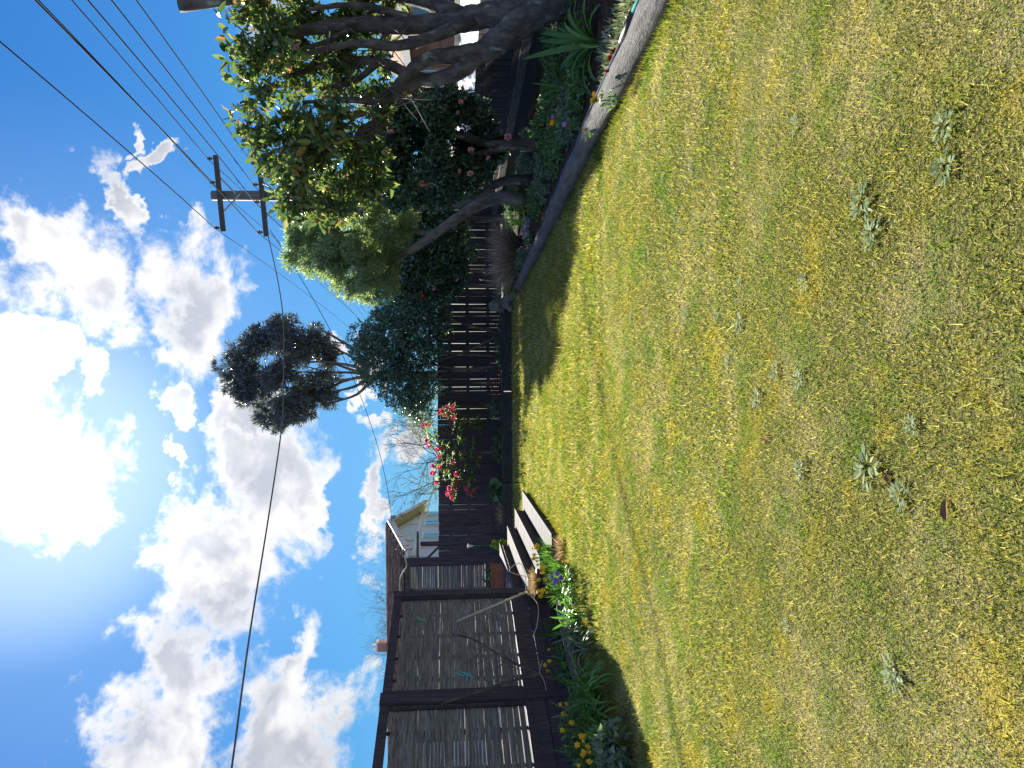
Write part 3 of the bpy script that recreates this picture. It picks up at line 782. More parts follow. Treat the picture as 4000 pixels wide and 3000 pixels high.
# rocks at the corner
def rock(label, c, r):
    import mathutils
    bm_v, f = [], []
    n, m_ = 9, 6
    sd = rnd.uniform(0, 99)
    for i in range(m_ + 1):
        th = math.pi * i / m_
        for k in range(n):
            ph = 2 * math.pi * k / n
            d = Vector((math.sin(th) * math.cos(ph), math.sin(th) * math.sin(ph), math.cos(th)))
            q = 1 + 0.35 * mathutils.noise.noise(d * 1.6 + Vector((sd, 0, 0)))
            bm_v.append((c[0] + d.x * r[0] * q, c[1] + d.y * r[1] * q, c[2] + d.z * r[2] * q))
    for i in range(m_):
        for k in range(n): f.append((i * n + k, i * n + (k + 1) % n, (i + 1) * n + (k + 1) % n, (i + 1) * n + k))
    b = MB(); b.add(bm_v, f); o = b.build('garden_rock', M['rock'])
    return tag(o, label, 'rock', 'rocks at the end of the log edging')
rock('squat grey rock at the far end of the log edging', (2.08, 19.35, 0.14), (0.20, 0.18, 0.16))
rock('upright lumpy rock behind the log edging corner', (2.02, 19.62, 0.36), (0.19, 0.16, 0.26))
rock('small pale rock in front of the log edging corner', (1.93, 19.25, 0.07), (0.14, 0.12, 0.10))

# ------------------------------------------------------------------ neighbours' houses
def quad(mb, pts, th=None):
    """a flat plate through 4 points, given a thickness along its normal"""
    P = [Vector(p) for p in pts]
    n = (P[1] - P[0]).cross(P[3] - P[0]).normalized() * (th or 0.04)
    v = [tuple(p) for p in P] + [tuple(p - n) for p in P]
    k = len(P)
    f = [tuple(range(k)), tuple(range(2 * k - 1, k - 1, -1))] + [(i, i + k, (i + 1) % k + k, (i + 1) % k) for i in range(k)]
    mb.add(v, f)
house = thing('tiled_house', 'pale neighbouring house with brown tiled gable roof beyond the fence', 'house', (-12, 31, 0))
GX, WX, XE = -5.55, -5.95, -24.0
EY, EZ, RY, RZ_, BY, BZ = 26.2, 3.19, 31.7, 4.16, 37.0, 2.83
b = MB()
b.add([(WX, 26.9, -0.05), (WX, 36.3, -0.05), (WX, 36.3, 2.86), (WX, RY, 4.02), (WX, 26.9, 3.2),
       (XE + 0.5, 26.9, -0.05), (XE + 0.5, 36.3, -0.05), (XE + 0.5, 36.3, 2.86), (XE + 0.5, RY, 4.02), (XE + 0.5, 26.9, 3.2)],
      [(0, 1, 2, 3, 4), (9, 8, 7, 6, 5), (0, 5, 6, 1), (0, 4, 9, 5), (1, 6, 7, 2)])
wall = b.build('wall', M['whitewall'], house)
b = MB()
quad(b, [(GX, EY, EZ), (GX, RY, RZ_), (XE, RY, RZ_), (XE, EY, EZ)], 0.07)
quad(b, [(GX, BY, BZ), (XE, BY, BZ), (XE, RY, RZ_ - 0.003), (GX, RY, RZ_ - 0.003)], 0.07)
roof = b.build('roof', M['cream'], house)
b = MB()
sl = Vector((0, RY - EY, RZ_ - EZ)); n_ = Vector((0, -sl.z, sl.y)).normalized()
rows, tw = 10, 0.36
for r_ in range(rows):
    for c_ in range(int((GX - XE) / tw)):
        p = Vector((GX - 0.06 - tw * (c_ + 0.5 + 0.5 * (r_ % 2)), EY, EZ)) + sl * ((r_ + 0.5) / rows) + n_ * (0.035 + rnd.uniform(-0.004, 0.004))
        a = math.atan2(sl.z, sl.y) - 0.07
        l = sl.length / rows
        b.box((p.x, p.y, p.z), (tw * 0.965, l * 1.12, 0.045), 0, a - 0.06, 0)
tag(b.build('roof_tiles', M['tile'], roof), kind='stuff')
b = MB()
for i in range(44): b.tube([(GX - 0.05 - i * 0.42, RY, RZ_ + 0.05), (GX - 0.05 - i * 0.42 - 0.40, RY, RZ_ + 0.055)], 0.09, 8)
tag(b.build('ridge_tiles', M['tile'], roof), kind='stuff')
for a_, c_ in (((EY, EZ), (RY, RZ_)), ((RY, RZ_), (BY, BZ))):
    b = MB(); b.beam((GX + 0.02, a_[0], a_[1] - 0.06), (GX + 0.02, c_[0], c_[1] - 0.06), 0.04, 0.24); b.build('barge_board', M['peel'], house)
b = MB(); b.box((-14.7, EY - 0.03, EZ - 0.07), (18.2, 0.11, 0.1)); b.build('gutter', M['white'], house)
b = MB(); b.box((WX + 0.02, 31.5, 2.95), (0.05, 9.3, 0.12), 0, 0); b.build('wall_band', M['white'], house)
for y in (28.0, 29.6, 33.0): 
    b = MB(); b.box((WX + 0.02, y, 3.3), (0.03, 0.04, 0.7)); b.build('cover_strip', M['peel'], house)
for y, w in ((28.6, 1.0), (30.3, 1.1), (33.2, 1.5), (35.2, 0.9)):
    b = MB(); b.box((WX + 0.03, y, 2.25), (0.06, w, 1.05)); wn = b.build('window', M['white'], house)
    b = MB(); b.box((WX + 0.066, y - w * 0.23, 2.25), (0.02, w * 0.40, 0.88)); b.box((WX + 0.066, y + w * 0.23, 2.25), (0.02, w * 0.40, 0.88)); b.build('pane', M['glass'], wn)
p = at(470, 1500, RY)
b = MB(); b.box((p.x, RY + 0.2, 4.35), (0.36, 0.36, 0.62)); ch = b.build('chimney', M['brick'], house)
b = MB(); b.box((p.x, RY + 0.2, 4.69), (0.44, 0.44, 0.07)); b.tube([(p.x, RY + 0.2, 4.72), (p.x, RY + 0.2, 4.9)], 0.11, 10); b.build('chimney_cap', M['white'], ch)
b = MB(); b.tube([(GX + 0.05, RY - 0.3, 4.02), (GX + 0.22, RY - 0.3, 4.02)], 0.03, 6); b.box((GX + 0.2, RY - 0.25, 3.96), (0.12, 0.25, 0.2)); b.build('cable_bracket', M['steel'], house)

cl = thing('clothesline_post', 'dark T shaped post standing in front of the tiled house', 'post', (-4.85, 23.6, 0))
b = MB(); b.box((-4.85, 23.6, 1.28), (0.12, 0.12, 2.56)); b.build('post', M['post'], cl)
b = MB(); b.beam((-5.0, 22.6, 2.6), (-4.7, 24.6, 2.68), 0.09, 0.07); b.build('crossbar', M['post'], cl)
b = MB(); b.beam((-4.85, 23.55, 1.9), (-5.35, 22.9, 2.55), 0.05, 0.05); b.build('brace', M['post'], cl)

bh = thing('brick_house', 'brick house with white framed window behind the big tree', 'house', (9, 15, 0))
b = MB(); b.box((10.3, 16.5, 1.3), (4.0, 15.0, 2.7)); bw = b.build('wall', M['brick'], bh)
b = MB(); quad(b, [(7.7, 8.6, 2.62), (10.3, 8.6, 3.4), (10.3, 24.4, 3.4), (7.7, 24.4, 2.62)], 0.08); quad(b, [(10.3, 8.6, 3.39), (12.9, 8.6, 2.62), (12.9, 24.4, 2.62), (10.3, 24.4, 3.39)], 0.08); b.build('roof', M['tile'], bh)
b = MB(); b.box((7.68, 16.5, 2.56), (0.06, 15.8, 0.18)); b.build('fascia', M['white'], bh)
for y, w, z, h in ((16.3, 2.4, 1.85, 1.15), (11.8, 1.6, 1.85, 1.15), (21.0, 1.6, 1.8, 1.1)):
    b = MB()
    b.box((8.28, y, z + h / 2 - 0.04), (0.1, w, 0.08)); b.box((8.28, y, z - h / 2 + 0.04), (0.12, w, 0.08))
    for q in (-0.5, -0.17, 0.17, 0.5): b.box((8.275, y + q * (w - 0.08), z), (0.1, 0.08, h - 0.17))
    b.box((8.28, y, z + 0.12), (0.07, w - 0.2, 0.05))
    wn = b.build('window', M['white'], bh)
    b = MB(); b.box((8.285, y, z), (0.02, w - 0.12, h - 0.14)); b.build('pane', M['glass'], wn)
sh = thing('low_shed', 'low white roofed lean-to just behind the side fence', 'shed', (6.0, 14, 0))
b = MB()
A, B_ = Vector((5.50, 9.6, 1.04)), Vector((4.85, 20.6, 1.04)); off = Vector((0.75, 0.04, 0.34))
quad(b, [A, A + off, B_ + off, B_], -0.03); b.build('roof', M['roofwhite'], sh)
b = MB()
for k in range(7):
    o_ = off * ((k + 0.5) / 7)
    b.beam(A + o_ + Vector((0, 0, 0.008)), B_ + o_ + Vector((0, 0, 0.008)), 0.02, 0.02)
b.build('roof_ribs', M['roofwhite'], sh)
b = MB(); b.beam(A + off + Vector((0.02, 0, 0.05)), B_ + off + Vector((0.02, 0, 0.05)), 0.14, 0.09); b.build('ridge_flashing', M['cream'], sh)
b = MB(); b.beam(A + Vector((0.05, 0, -0.5)), B_ + Vector((0.05, 0, -0.5)), 0.05, 0.94); b.beam(A + Vector((0.75, 0, -0.5)), B_ + Vector((0.75, 0, -0.5)), 0.05, 1.2); b.build('wall', M['whitewall'], sh)

# ------------------------------------------------------------------ power pole and wires
PY = 25.0
pp = at(2238, 900, PY)
pole = thing('power_pole', 'wooden power pole with two crossarms above the trees', 'pole', (pp.x, PY, 0))
zt = at(2238, 828, PY).z
b = MB(); b.tube([(pp.x, PY, -0.05), (pp.x, PY, 4), (pp.x - 0.02, PY, zt)], [0.20, 0.18, 0.15], 14); b.build('shaft', M['polewood'], pole, True)
arms = []
for (u0, v0, u1, v1, nm) in ((2098, 872, 2392, 842, 'upper'), (2078, 1040, 2372, 1012, 'lower')):
    a_, c_ = at(u0, v0, PY - 0.35), at(u1, v1, PY - 0.1)
    b = MB(); b.beam(a_, c_, 0.11, 0.14); b.build('crossarm', M['arm'], pole)
    arms.append((a_, c_))
    mid = (a_ + c_) / 2
    for q in (0.25, 0.72):
        e = a_ + (c_ - a_) * q
        b = MB(); b.beam(e - Vector((0, 0, 0.05)), Vector((pp.x, PY - 0.15, e.z - 0.55)), 0.02, 0.05); b.build('brace', M['steel'], pole)
def insulator(p):
    b = MB(); b.tube([p - Vector((0, 0, 0.02)), p + Vector((0, 0, 0.05))], 0.018, 6)
    for k, r in enumerate((0.055, 0.065, 0.05)): b.tube([p + Vector((0, 0, 0.05 + k * 0.05)), p + Vector((0, 0, 0.075 + k * 0.05)), p + Vector((0, 0, 0.092 + k * 0.05))], [r * 0.75, r, r * 0.45], 10)
    b.build('insulator', M['porcelain'], pole)
    return p + Vector((0, 0, 0.19))
def wire(name, label, a, c, sag, r, mat='wire', grp='overhead power wires', extra=None):
    pts = []
    for i in range(25):
        t = i / 24
        p = a.lerp(c, t); p.z -= sag * 4 * t * (1 - t)
        pts.append(p)
    if extra: pts += extra
    b = MB(); b.tube(pts, r, 5)
    return tag(b.build(name, M[mat], None, True), label, 'wire', grp)
ends = [(0, 0.04, 'outermost left'), (0, 0.64, 'centre'), (0, 0.96, 'outermost right'), (1, 0.05, 'outermost left'), (1, 0.45, 'centre left'), (1, 0.68, 'centre right'), (1, 0.97, 'outermost right')]
for arm_i, q, nm in ends:
    a_, c_ = arms[arm_i]
    p = a_ + (c_ - a_) * q + Vector((0, 0, 0.07))
    top = insulator(p)
    lvl = ('upper', 'lower')[arm_i]
    wire('overhead_wire', f'{nm} wire of the {lvl} crossarm running overhead to the right', top, top + Vector((1.55 + 0.10 * q, -34.0, 0.25)), 0.35, 0.014)
    wire('overhead_wire', f'{nm} wire of the {lvl} crossarm running away behind the trees', top, top + Vector((-2.7, 52.0, -0.4)), 0.7, 0.010, grp='power wires beyond the pole')
s0 = arms[1][0] + Vector((0.05, 0, -0.05))
cable_end = at(-700, 800, 11.0)
pc = [at(u, v, y) for u, v, y in ((1905, 1085, 23.4), (1750, 1106, 22.2), (1500, 1107, 20.4), (1330, 1100, 19.2), (1000, 1052, 17.0), (500, 972, 14.2), (0, 905, 12.2))]
b = MB(); b.tube(smooth_path([s0] + pc + [cable_end], 5), 0.017, 6)
tag(b.build('service_cable', M['cable'], None, True), 'thick sagging cable crossing the sky in front of the ball tree', 'cable')
wire('service_wire', 'thin service wire sagging to the gable of the tiled house', s0 + Vector((0.15, 0, -0.06)), Vector((GX + 0.2, RY - 0.3, 4.03)), 0.72, 0.011, grp='service wires to houses')

# ------------------------------------------------------------------ trees
def twiggy(mb, p, d, L, r, depth, tips, spread=0.55, split=3, n=5):
    """bare branching from p along d"""
    d = Vector(d).normalized()
    q = p + d * L * 0.5 + Vector((rnd.gauss(0, 1), rnd.gauss(0, 1), rnd.gauss(0, 1))) * L * 0.05
    e = p + d * L + Vector((rnd.gauss(0, 1), rnd.gauss(0, 1), rnd.gauss(0, 1))) * L * 0.08
    mb.tube([p, q, e], [r, r * 0.85, r * 0.68], n, False)
    tips.append((e, d))
    if depth <= 0: return
    for k in range(split):
        dd = (d + Vector((rnd.gauss(0, 1), rnd.gauss(0, 1), rnd.gauss(0, 0.8) + 0.15)) * spread).normalized()
        s = q if (k == split - 1 and rnd.random() < 0.6) else e
        twiggy(mb, s, dd, L * rnd.uniform(0.62, 0.85), r * 0.62, depth - 1, tips, spread, split, max(3, n - 1))

# ball tree beyond the fence
BY_ = 28.0
bt = thing('ball_tree', 'tall tree with round dark crown on bare forking stems', 'tree', (at(1537, 1700, BY_).x, BY_, 0))
b = MB()
fork = at(1535, 1452, BY_)
limb(b, [(fork.x + 0.1, BY_, -0.05), (fork.x - 0.05, BY_, 2.5), fork], 0.22, 0.15)
for (u0, v0, u1, v1, u2, v2, dy) in ((1545, 1440, 1600, 1380, 1640, 1310, 0.3), (1545, 1440, 1572, 1370, 1590, 1250, -0.3), (1538, 1440, 1545, 1360, 1545, 1200, 0.1), (1530, 1450, 1520, 1370, 1500, 1240, -0.4), (1528, 1450, 1490, 1385, 1470, 1300, 0.4), (1525, 1455, 1460, 1395, 1425, 1290, 0.0), (1548, 1445, 1625, 1395, 1690, 1300, -0.1), (1540, 1440, 1560, 1360, 1620, 1200, 0.6), (1532, 1445, 1510, 1340, 1440, 1200, 0.6)):
    limb(b, [at(u0, v0, BY_), at(u1, v1, BY_ + dy * 0.6), at(u2, v2, BY_ + dy * 1.6)], 0.075, 0.03, 6)
    for k in range(3):
        e = at(u2, v2, BY_ + dy * 1.6)
        limb(b, [at((u1 + u2) / 2, (v1 + v2) / 2, BY_ + dy), e + Vector((rnd.uniform(-.5, .5), rnd.uniform(-.5, .5), rnd.uniform(0.3, 1.0)))], 0.03, 0.012, 5)
b.build('trunk', M['barkgrey'], bt, True)
cl_ = poly_clumps([(1332, 1090), (1360, 1020), (1420, 960), (1500, 905), (1560, 875), (1640, 920), (1700, 990), (1742, 1060)], [(1332, 1130), (1380, 1230), (1440, 1290), (1500, 1310), (1600, 1310), (1660, 1290), (1700, 1230), (1742, 1150)], BY_, 1.6, 150, 24, 40)
tp, ow = crown_tips(cl_, 60, 0.2)
leaf_obj('crown', [sprays(tp, ow, 9, 0.23, 0.046, 0.12, 0.1, 0.6, 0.05, fold=0.12)], M['ball'], bt, 'stuff')

# dark camellias in the far corner
def bush(name, label, cat, base, stems, clumps, per, leaves, L, W, mat, bark='twig', group=None, reach=0.12, shell=0.35, **kw):
    t = thing(name, label, cat, base, group)
    if stems:
        b = MB()
        for pts, r0, r1 in stems: limb(b, pts, r0, r1, 7)
        b.build('trunk', M[bark], t, True)
    tp, ow = crown_tips(clumps, per, shell)
    leaf_obj('crown', [sprays(tp, ow, leaves, L, W, reach, **kw)], M[mat], t, 'stuff')
    return t, tp, ow
YC = 20.4
def P_(u, v, y=YC): return at(u, v, y)
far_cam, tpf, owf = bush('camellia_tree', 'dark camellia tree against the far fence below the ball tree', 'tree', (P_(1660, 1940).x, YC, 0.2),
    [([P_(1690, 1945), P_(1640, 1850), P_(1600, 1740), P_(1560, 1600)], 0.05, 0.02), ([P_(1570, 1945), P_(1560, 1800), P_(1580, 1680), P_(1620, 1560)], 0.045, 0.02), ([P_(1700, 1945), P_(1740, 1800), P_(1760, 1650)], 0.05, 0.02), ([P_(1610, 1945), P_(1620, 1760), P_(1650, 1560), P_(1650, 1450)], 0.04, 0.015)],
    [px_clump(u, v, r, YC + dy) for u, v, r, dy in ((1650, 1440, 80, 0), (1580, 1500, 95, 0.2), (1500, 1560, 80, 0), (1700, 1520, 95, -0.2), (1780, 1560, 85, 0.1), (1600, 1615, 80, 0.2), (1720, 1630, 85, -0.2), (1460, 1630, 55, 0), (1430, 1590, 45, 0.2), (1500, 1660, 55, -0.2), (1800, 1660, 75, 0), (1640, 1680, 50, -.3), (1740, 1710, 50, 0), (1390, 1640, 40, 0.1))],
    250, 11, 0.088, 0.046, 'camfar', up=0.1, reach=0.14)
right_cam, tpr, owr = bush('camellia_tree', 'dark camellia with a few red blooms beside the feathery tree', 'tree', (P_(1930, 1950, 18.2).x, 18.2, 0.15),
    [([P_(1950, 1960, 18.2), P_(1940, 1850, 18.2), P_(1960, 1700, 18.2), P_(1930, 1600, 18.2)], 0.05, 0.02), ([P_(1890, 1960, 18.2), P_(1880, 1840, 18.2), P_(1900, 1700, 18.2)], 0.03, 0.015)],
    [px_clump(u, v, r, 18.2 + dy) for u, v, r, dy in ((1900, 1560, 85, 0), (1985, 1610, 95, 0.2), (1890, 1670, 85, 0), (2070, 1660, 95, 0.3), (1840, 1600, 60, -0.2), (2000, 1720, 85, 0), (1920, 1760, 60, 0), (2100, 1760, 70, 0.2), (2010, 1800, 50, 0), (1870, 1740, 45, 0))],
    260, 11, 0.085, 0.045, 'cam', up=0.1, reach=0.13)

back_tree, _a, _b = bush('shading_evergreen', 'evergreen added to shade the bed, filling the dark gap behind the feathery tree', 'tree', (4.0, 18.6, 0.12),  # dark foliage in the gap; tree added as occluder to shade the right bed
    [([(4.0, 18.6, 0.08), (4.0, 18.6, 1.2), (4.05, 18.6, 2.6)], 0.09, 0.04)],
    [((3.8, 18.4, 2.0), (0.75, 0.8, 0.8), 0.8), ((4.5, 18.6, 2.5), (0.8, 0.8, 0.9), 0.9), ((3.9, 18.6, 3.2), (0.8, 0.8, 0.8), 0.8), ((4.7, 18.8, 3.6), (0.7, 0.7, 0.7), 0.6), ((5.0, 18.0, 1.8), (0.6, 0.7, 0.8), 0.6)],
    420, 11, 0.10, 0.05, 'cam', up=0.1, reach=0.14)

def bloom_mesh(name, mat, n=3, r=0.05):
    """a double flower: rings of cupped petals"""
    arrs = []
    for ring in range(n):
        k = 6 + ring
        a = np.arange(k) * 2 * np.pi / k + ring * 0.4
        tilt = R(20 + ring * 25)
        D = np.stack([np.cos(a) * math.cos(tilt), np.sin(a) * math.cos(tilt), np.full(k, math.sin(tilt))], 1)
        arrs.append(leaf_arrays(np.zeros((k, 3)), D, np.tile([0, 0, 1.0], (k, 1)), np.full(k, r * (1 - 0.2 * ring)), np.full(k, r * 0.85), rng.uniform(0, 1, k), 'full', 0.25, -0.15))
    vs, fs, ts, c = [], [], [], 0
    for v, f, t in arrs: vs.append(v); fs.append(f + c); ts.append(t); c += len(v)
    return raw_mesh(name, np.concatenate(vs), np.concatenate(fs), mat, np.concatenate(ts))
pink_bloom = bloom_mesh('flower', M['palepink'], 3, 0.055)
red_bloom = bloom_mesh('flower', M['redflower'], 2, 0.05)
def face_cam(o, tilt=0.5):
    o.rotation_euler = (R(rnd.uniform(40, 95)), R(rnd.uniform(-25, 25)), R(rnd.uniform(-40, 40)))
for u, v in ((1843, 1650), (1838, 1655), (1905, 1790), (1760, 1660), (1870, 1700)):
    o = link('flower', red_bloom if rnd.random() < 0.7 else pink_bloom, right_cam, tuple(P_(u, v, 17.6))); face_cam(o)

# feathery light green tree
YF = 15.0
feather, tpa, owa = bush('feathery_tree', 'bright feathery green rounded tree left of the big tree', 'tree', (3.67, 15.3, 0.12),
    [([(3.70, 15.3, 0.08), P_(2225, 1960, 15.3), P_(2205, 1880, 15.2), P_(2150, 1790, 15.1), P_(2080, 1690, 15), P_(2020, 1600, 15), P_(1990, 1520, 15)], 0.15, 0.06),
     ([P_(2210, 1900, 15.3), P_(2210, 1790, 15.4), P_(2200, 1650, 15.4), P_(2190, 1500, 15.4), P_(2170, 1380, 15.3)], 0.12, 0.05),
     ([P_(2080, 1690, 15), P_(2100, 1600, 15.1), P_(2110, 1450, 15.1), P_(2080, 1300, 15)], 0.06, 0.02), ([P_(2020, 1600, 15), P_(1950, 1520, 14.9), P_(1900, 1460, 14.9)], 0.04, 0.015)],
    poly_clumps([(1832, 1450), (1860, 1385), (1900, 1300), (1950, 1210), (2000, 1120), (2050, 1150), (2150, 1120), (2250, 1100), (2310, 1170)], [(1832, 1500), (1900, 1550), (2000, 1560), (2100, 1590), (2200, 1600), (2310, 1540)], YF, 1.0, 130, 22, 48),
    75, 14, 0.10, 0.020, 'feather', 'barkgrey', up=0.5, spread=0.6, reach=0.10, shell=0.2, fold=0.1)

# pink camellia behind the big tree
YP = 11.9
pcam, tpp, owp = bush('camellia_bush', 'dark glossy camellia bush with scattered pale pink blooms', 'bush', (P_(2435, 2120, YP).x, YP, 0.12),
    [([P_(2437, 2135, YP), P_(2432, 2030, YP), P_(2436, 1930, YP), P_(2470, 1800, YP), P_(2520, 1650, YP)], 0.115, 0.045), ([P_(2430, 2000, YP), P_(2400, 1880, YP), P_(2370, 1750, YP), P_(2340, 1640, YP)], 0.06, 0.025),
     ([P_(2300, 2080, 12.6), P_(2290, 1960, 12.6), P_(2230, 1850, 12.8), P_(2240, 1700, 12.8)], 0.09, 0.04)],
    poly_clumps([(2225, 1560), (2280, 1450), (2450, 1430), (2560, 1500), (2650, 1620)], [(2225, 1700), (2290, 1850), (2350, 1930), (2450, 1980), (2540, 1900), (2600, 1830), (2650, 1720)], YP + 0.2, 0.9, 110, 24, 52),
    62, 12, 0.088, 0.048, 'cam', 'bark', up=0.0, reach=0.13, shape='diamond')
for u, v, s in ((2463, 1985, 1.3), (2480, 1525, 1.2), (2285, 1650, 1.1), (2275, 1668, 1.1), (2410, 1840, 1.2), (2350, 1735, 0.8), (2330, 1800, 0.9), (2320, 1838, 1.1), (2498, 1828, 0.8), (2600, 1800, 0.9), (2560, 1790, 0.7), (2540, 1730, 0.9), (2380, 1910, 0.9), (2300, 1700, 0.7), (2440, 1720, 1.0)):
    o = link('flower', pink_bloom, pcam, tuple(P_(u, v, YP - 0.55))); face_cam(o); o.scale = (s, s, s)

# the big magnolia on the right
YM = 9.4
mag = thing('magnolia_tree', 'large leathery leaved tree with lichened forking trunk at the right', 'tree', (4.85, 9.3, 0.1))
def Q(u, v, y=YM): return at(u, v, y)
b = MB()
limb(b, [Q(3070, 2260, 9.3), Q(3000, 2150, 9.3), Q(2930, 2050, 9.3), Q(2850, 1960, 9.35), Q(2790, 1870, 9.4)], 0.27, 0.13, 14, 0.10, 6)
limb(b, [Q(2965, 2090, 9.35), Q(2950, 1960, 9.4), Q(2930, 1850, 9.45), Q(2905, 1700, 9.5), Q(2902, 1500, 9.5), Q(2902, 1343, 9.5), Q(2875, 1147, 9.5), Q(2850, 1020, 9.5)], 0.19, 0.04, 12, 0.09, 6)
limb(b, [Q(2800, 1880), Q(2783, 1760), Q(2767, 1660), Q(2702, 1587), Q(2593, 1505), Q(2468, 1435), Q(2380, 1350)], 0.11, 0.04, 10, 0.09, 6)
limb(b, [Q(2810, 1900), Q(2715, 1780, 9.5), Q(2690, 1640, 9.6), Q(2760, 1480, 9.7), Q(2750, 1300, 9.7), Q(2700, 1120, 9.7)], 0.12, 0.03, 10, 0.09, 6)
limb(b, [Q(2690, 1640, 9.6), Q(2620, 1560, 9.8), Q(2560, 1420, 9.9), Q(2530, 1250, 9.9), Q(2480, 1110, 9.9)], 0.08, 0.025, 8, 0.09)
limb(b, [Q(2940, 1800, 9.45), Q(3010, 1620, 9.5), Q(3050, 1350, 9.6), Q(3040, 1100, 9.6), Q(3005, 900, 9.6), Q(2975, 700, 9.6)], 0.11, 0.075, 9, 0.06)
limb(b, [Q(2468, 1435), Q(2400, 1300, 9.3), Q(2330, 1230, 9.2)], 0.045, 0.02, 7)
limb(b, [Q(2593, 1505), Q(2610, 1350, 9.2), Q(2600, 1180, 9.1)], 0.05, 0.02, 7)
limb(b, [Q(2930, 1860, 9.4), Q(2860, 1700, 9.3), Q(2820, 1550, 9.25), Q(2830, 1380, 9.2), Q(2790, 1200, 9.2)], 0.09, 0.03, 8, 0.09)
limb(b, [Q(2905, 1650, 9.5), Q(2960, 1500, 9.4), Q(2980, 1350, 9.3), Q(2960, 1200, 9.3)], 0.06, 0.025, 7, 0.09)
limb(b, [Q(2760, 1480, 9.7), Q(2680, 1380, 9.5), Q(2650, 1250, 9.3)], 0.05, 0.02, 7, 0.09)
limb(b, [Q(2902, 1400, 9.5), Q(2840, 1280, 9.4), Q(2800, 1150, 9.4)], 0.045, 0.02, 7, 0.09)
b.build('trunk', M['bark'], mag, True)
b = MB()
for k in range(46):
    a_ = rnd.choice([(2640, 1500), (2600, 1400), (2500, 1400), (2700, 1300), (2450, 1350), (2850, 1500), (2900, 1350), (2780, 1450), (2930, 1500), (2830, 1300)])
    limb(b, [Q(*a_), Q(a_[0] + rnd.uniform(-90, 60), a_[1] + rnd.uniform(-40, 120), 9.2), Q(a_[0] + rnd.uniform(-160, 80), a_[1] + rnd.uniform(-120, 200), 9.1)], 0.012, 0.005, 5)
b.build('twigs', M['twig'], mag, True)
mtop = [(2140, 1160), (2200, 1095), (2300, 1045), (2400, 1010), (2500, 975), (2600, 955), (2800, 935), (2900, 930), (3000, 870), (3120, 850)]
mbot = [(2140, 1330), (2200, 1440), (2300, 1500), (2400, 1480), (2500, 1480), (2600, 1530), (2700, 1540), (2800, 1520), (2900, 1580), (3000, 1620), (3120, 1600)]
mc = poly_clumps(mtop, mbot, YM, 0.9, 195, 24, 52, lambda u, v: 0.95 if (u > 2640 and v > 1150) else 1.0, lambda u, v: 9.75 if (u > 2640 and v > 1130) else 0)
tm, om = crown_tips(mc, 17, 0.25)
leaf_obj('foliage', [sprays(tm, om, 6, 0.140, 0.054, 0.09, 0.15, 0.8, 0.15, 'full', 0.16)], M['mag'], mag, 'stuff')
# the 300 leaves that show singly along the near side and the outline
big = []
for kind in range(5):
    v, f, t = leaf_arrays(np.zeros((1, 3)), np.array([[1.0, 0, 0]]), np.array([[0, 0, 1.0]]), np.array([0.17]), np.array([0.062 + 0.004 * kind]), np.array([(0.25, 0.5, 0.7, 0.82, 0.95)[kind]]), 'full', 0.12 + 0.03 * kind, 0.05 + 0.08 * kind)
    big.append(raw_mesh('leaf', v, f, M['mag'], t))
sp = [(2790, 915), (2750, 900), (2690, 925), (2590, 945), (2855, 900), (2480, 975), (2370, 1010), (2250, 1085), (2190, 1130), (2160, 1200), (2930, 880), (2150, 1290), (2210, 1400), (2290, 1480), (2400, 1490), (2530, 950)]
b = MB()
for u_, v_ in sp:
    e_ = Q(u_, v_, YM + rnd.uniform(-0.4, 0.3)); s0_ = Q(u_ * 0.8 + 2600 * 0.2 + 0, v_ + (90 if v_ < 1100 else -40), YM)
    limb(b, [s0_, (s0_ + e_) / 2 + Vector((0.02, 0, 0.02)), e_], 0.009, 0.005, 5)
    tm = np.concatenate([tm, V(e_)[None], V(e_)[None] - 0.35 * (V(e_) - V(s0_))[None]]); dd_ = nrm((V(e_) - V(s0_))[None]); om = np.concatenate([om, dd_, dd_])
tag(b.build('sprigs', M['twig'], mag, True), kind='stuff')
near = np.argsort(tm[:, 1] - 1.2 * np.abs(om[:, 2]))[:68]
near = np.concatenate([near, np.arange(len(tm) - 32, len(tm))])
cnt = 0
for i in near:
    for k in range(3):
        d = Vector(om[i] * 0.8 + rng.normal(size=3) * 0.6 + np.array([0, -0.35, 0.25])).normalized()
        o = link('leaf', big[rnd.choice((0, 0, 1, 1, 2, 2, 3, 4))], mag, tuple(tm[i] + om[i] * rnd.uniform(0.02, 0.12) + rng.normal(size=3) * 0.03))
        o.rotation_euler = (d.to_track_quat('X', 'Z') @ Matrix.Rotation(rnd.uniform(-1.2, 1.2), 3, 'X').to_quaternion()).to_euler()
        s_ = rnd.uniform(0.75, 1.1); o.scale = (s_, s_, s_)
        cnt += 1

# bare trees and shrubs beyond the fence
def bare_tree(label, base, height, spread, depth=5, n0=3, lean=(0, 0), rad=0.05):
    t = thing('bare_tree', label, 'tree', base, 'bare winter trees beyond the fence')
    b = MB(); tips = []
    p = Vector(base)
    b.tube([p, p + Vector((lean[0] * 0.3, lean[1] * 0.3, height * 0.35))], [rad, rad * 0.8], 7)
    for k in range(n0):
        a_ = 2 * math.pi * k / n0 + rnd.uniform(-.4, .4)
        twiggy(b, p + Vector((lean[0] * 0.3, lean[1] * 0.3, height * 0.35)), (math.cos(a_) * spread, math.sin(a_) * spread, 1.0), height * 0.27, rad * 0.6, depth, tips, 0.5, 3)
    b.build('branches', M['twig'], t)
    return t, tips
bt1, tips1 = bare_tree('bare twiggy tree over the fence right of the tiled house', (P_(1190, 1700, 24.3).x, 24.3, -0.05), 3.4, 0.75, 5, 4)
tp = np.array([V(e) for e, d in tips1]); ow = np.array([V(d) for e, d in tips1])
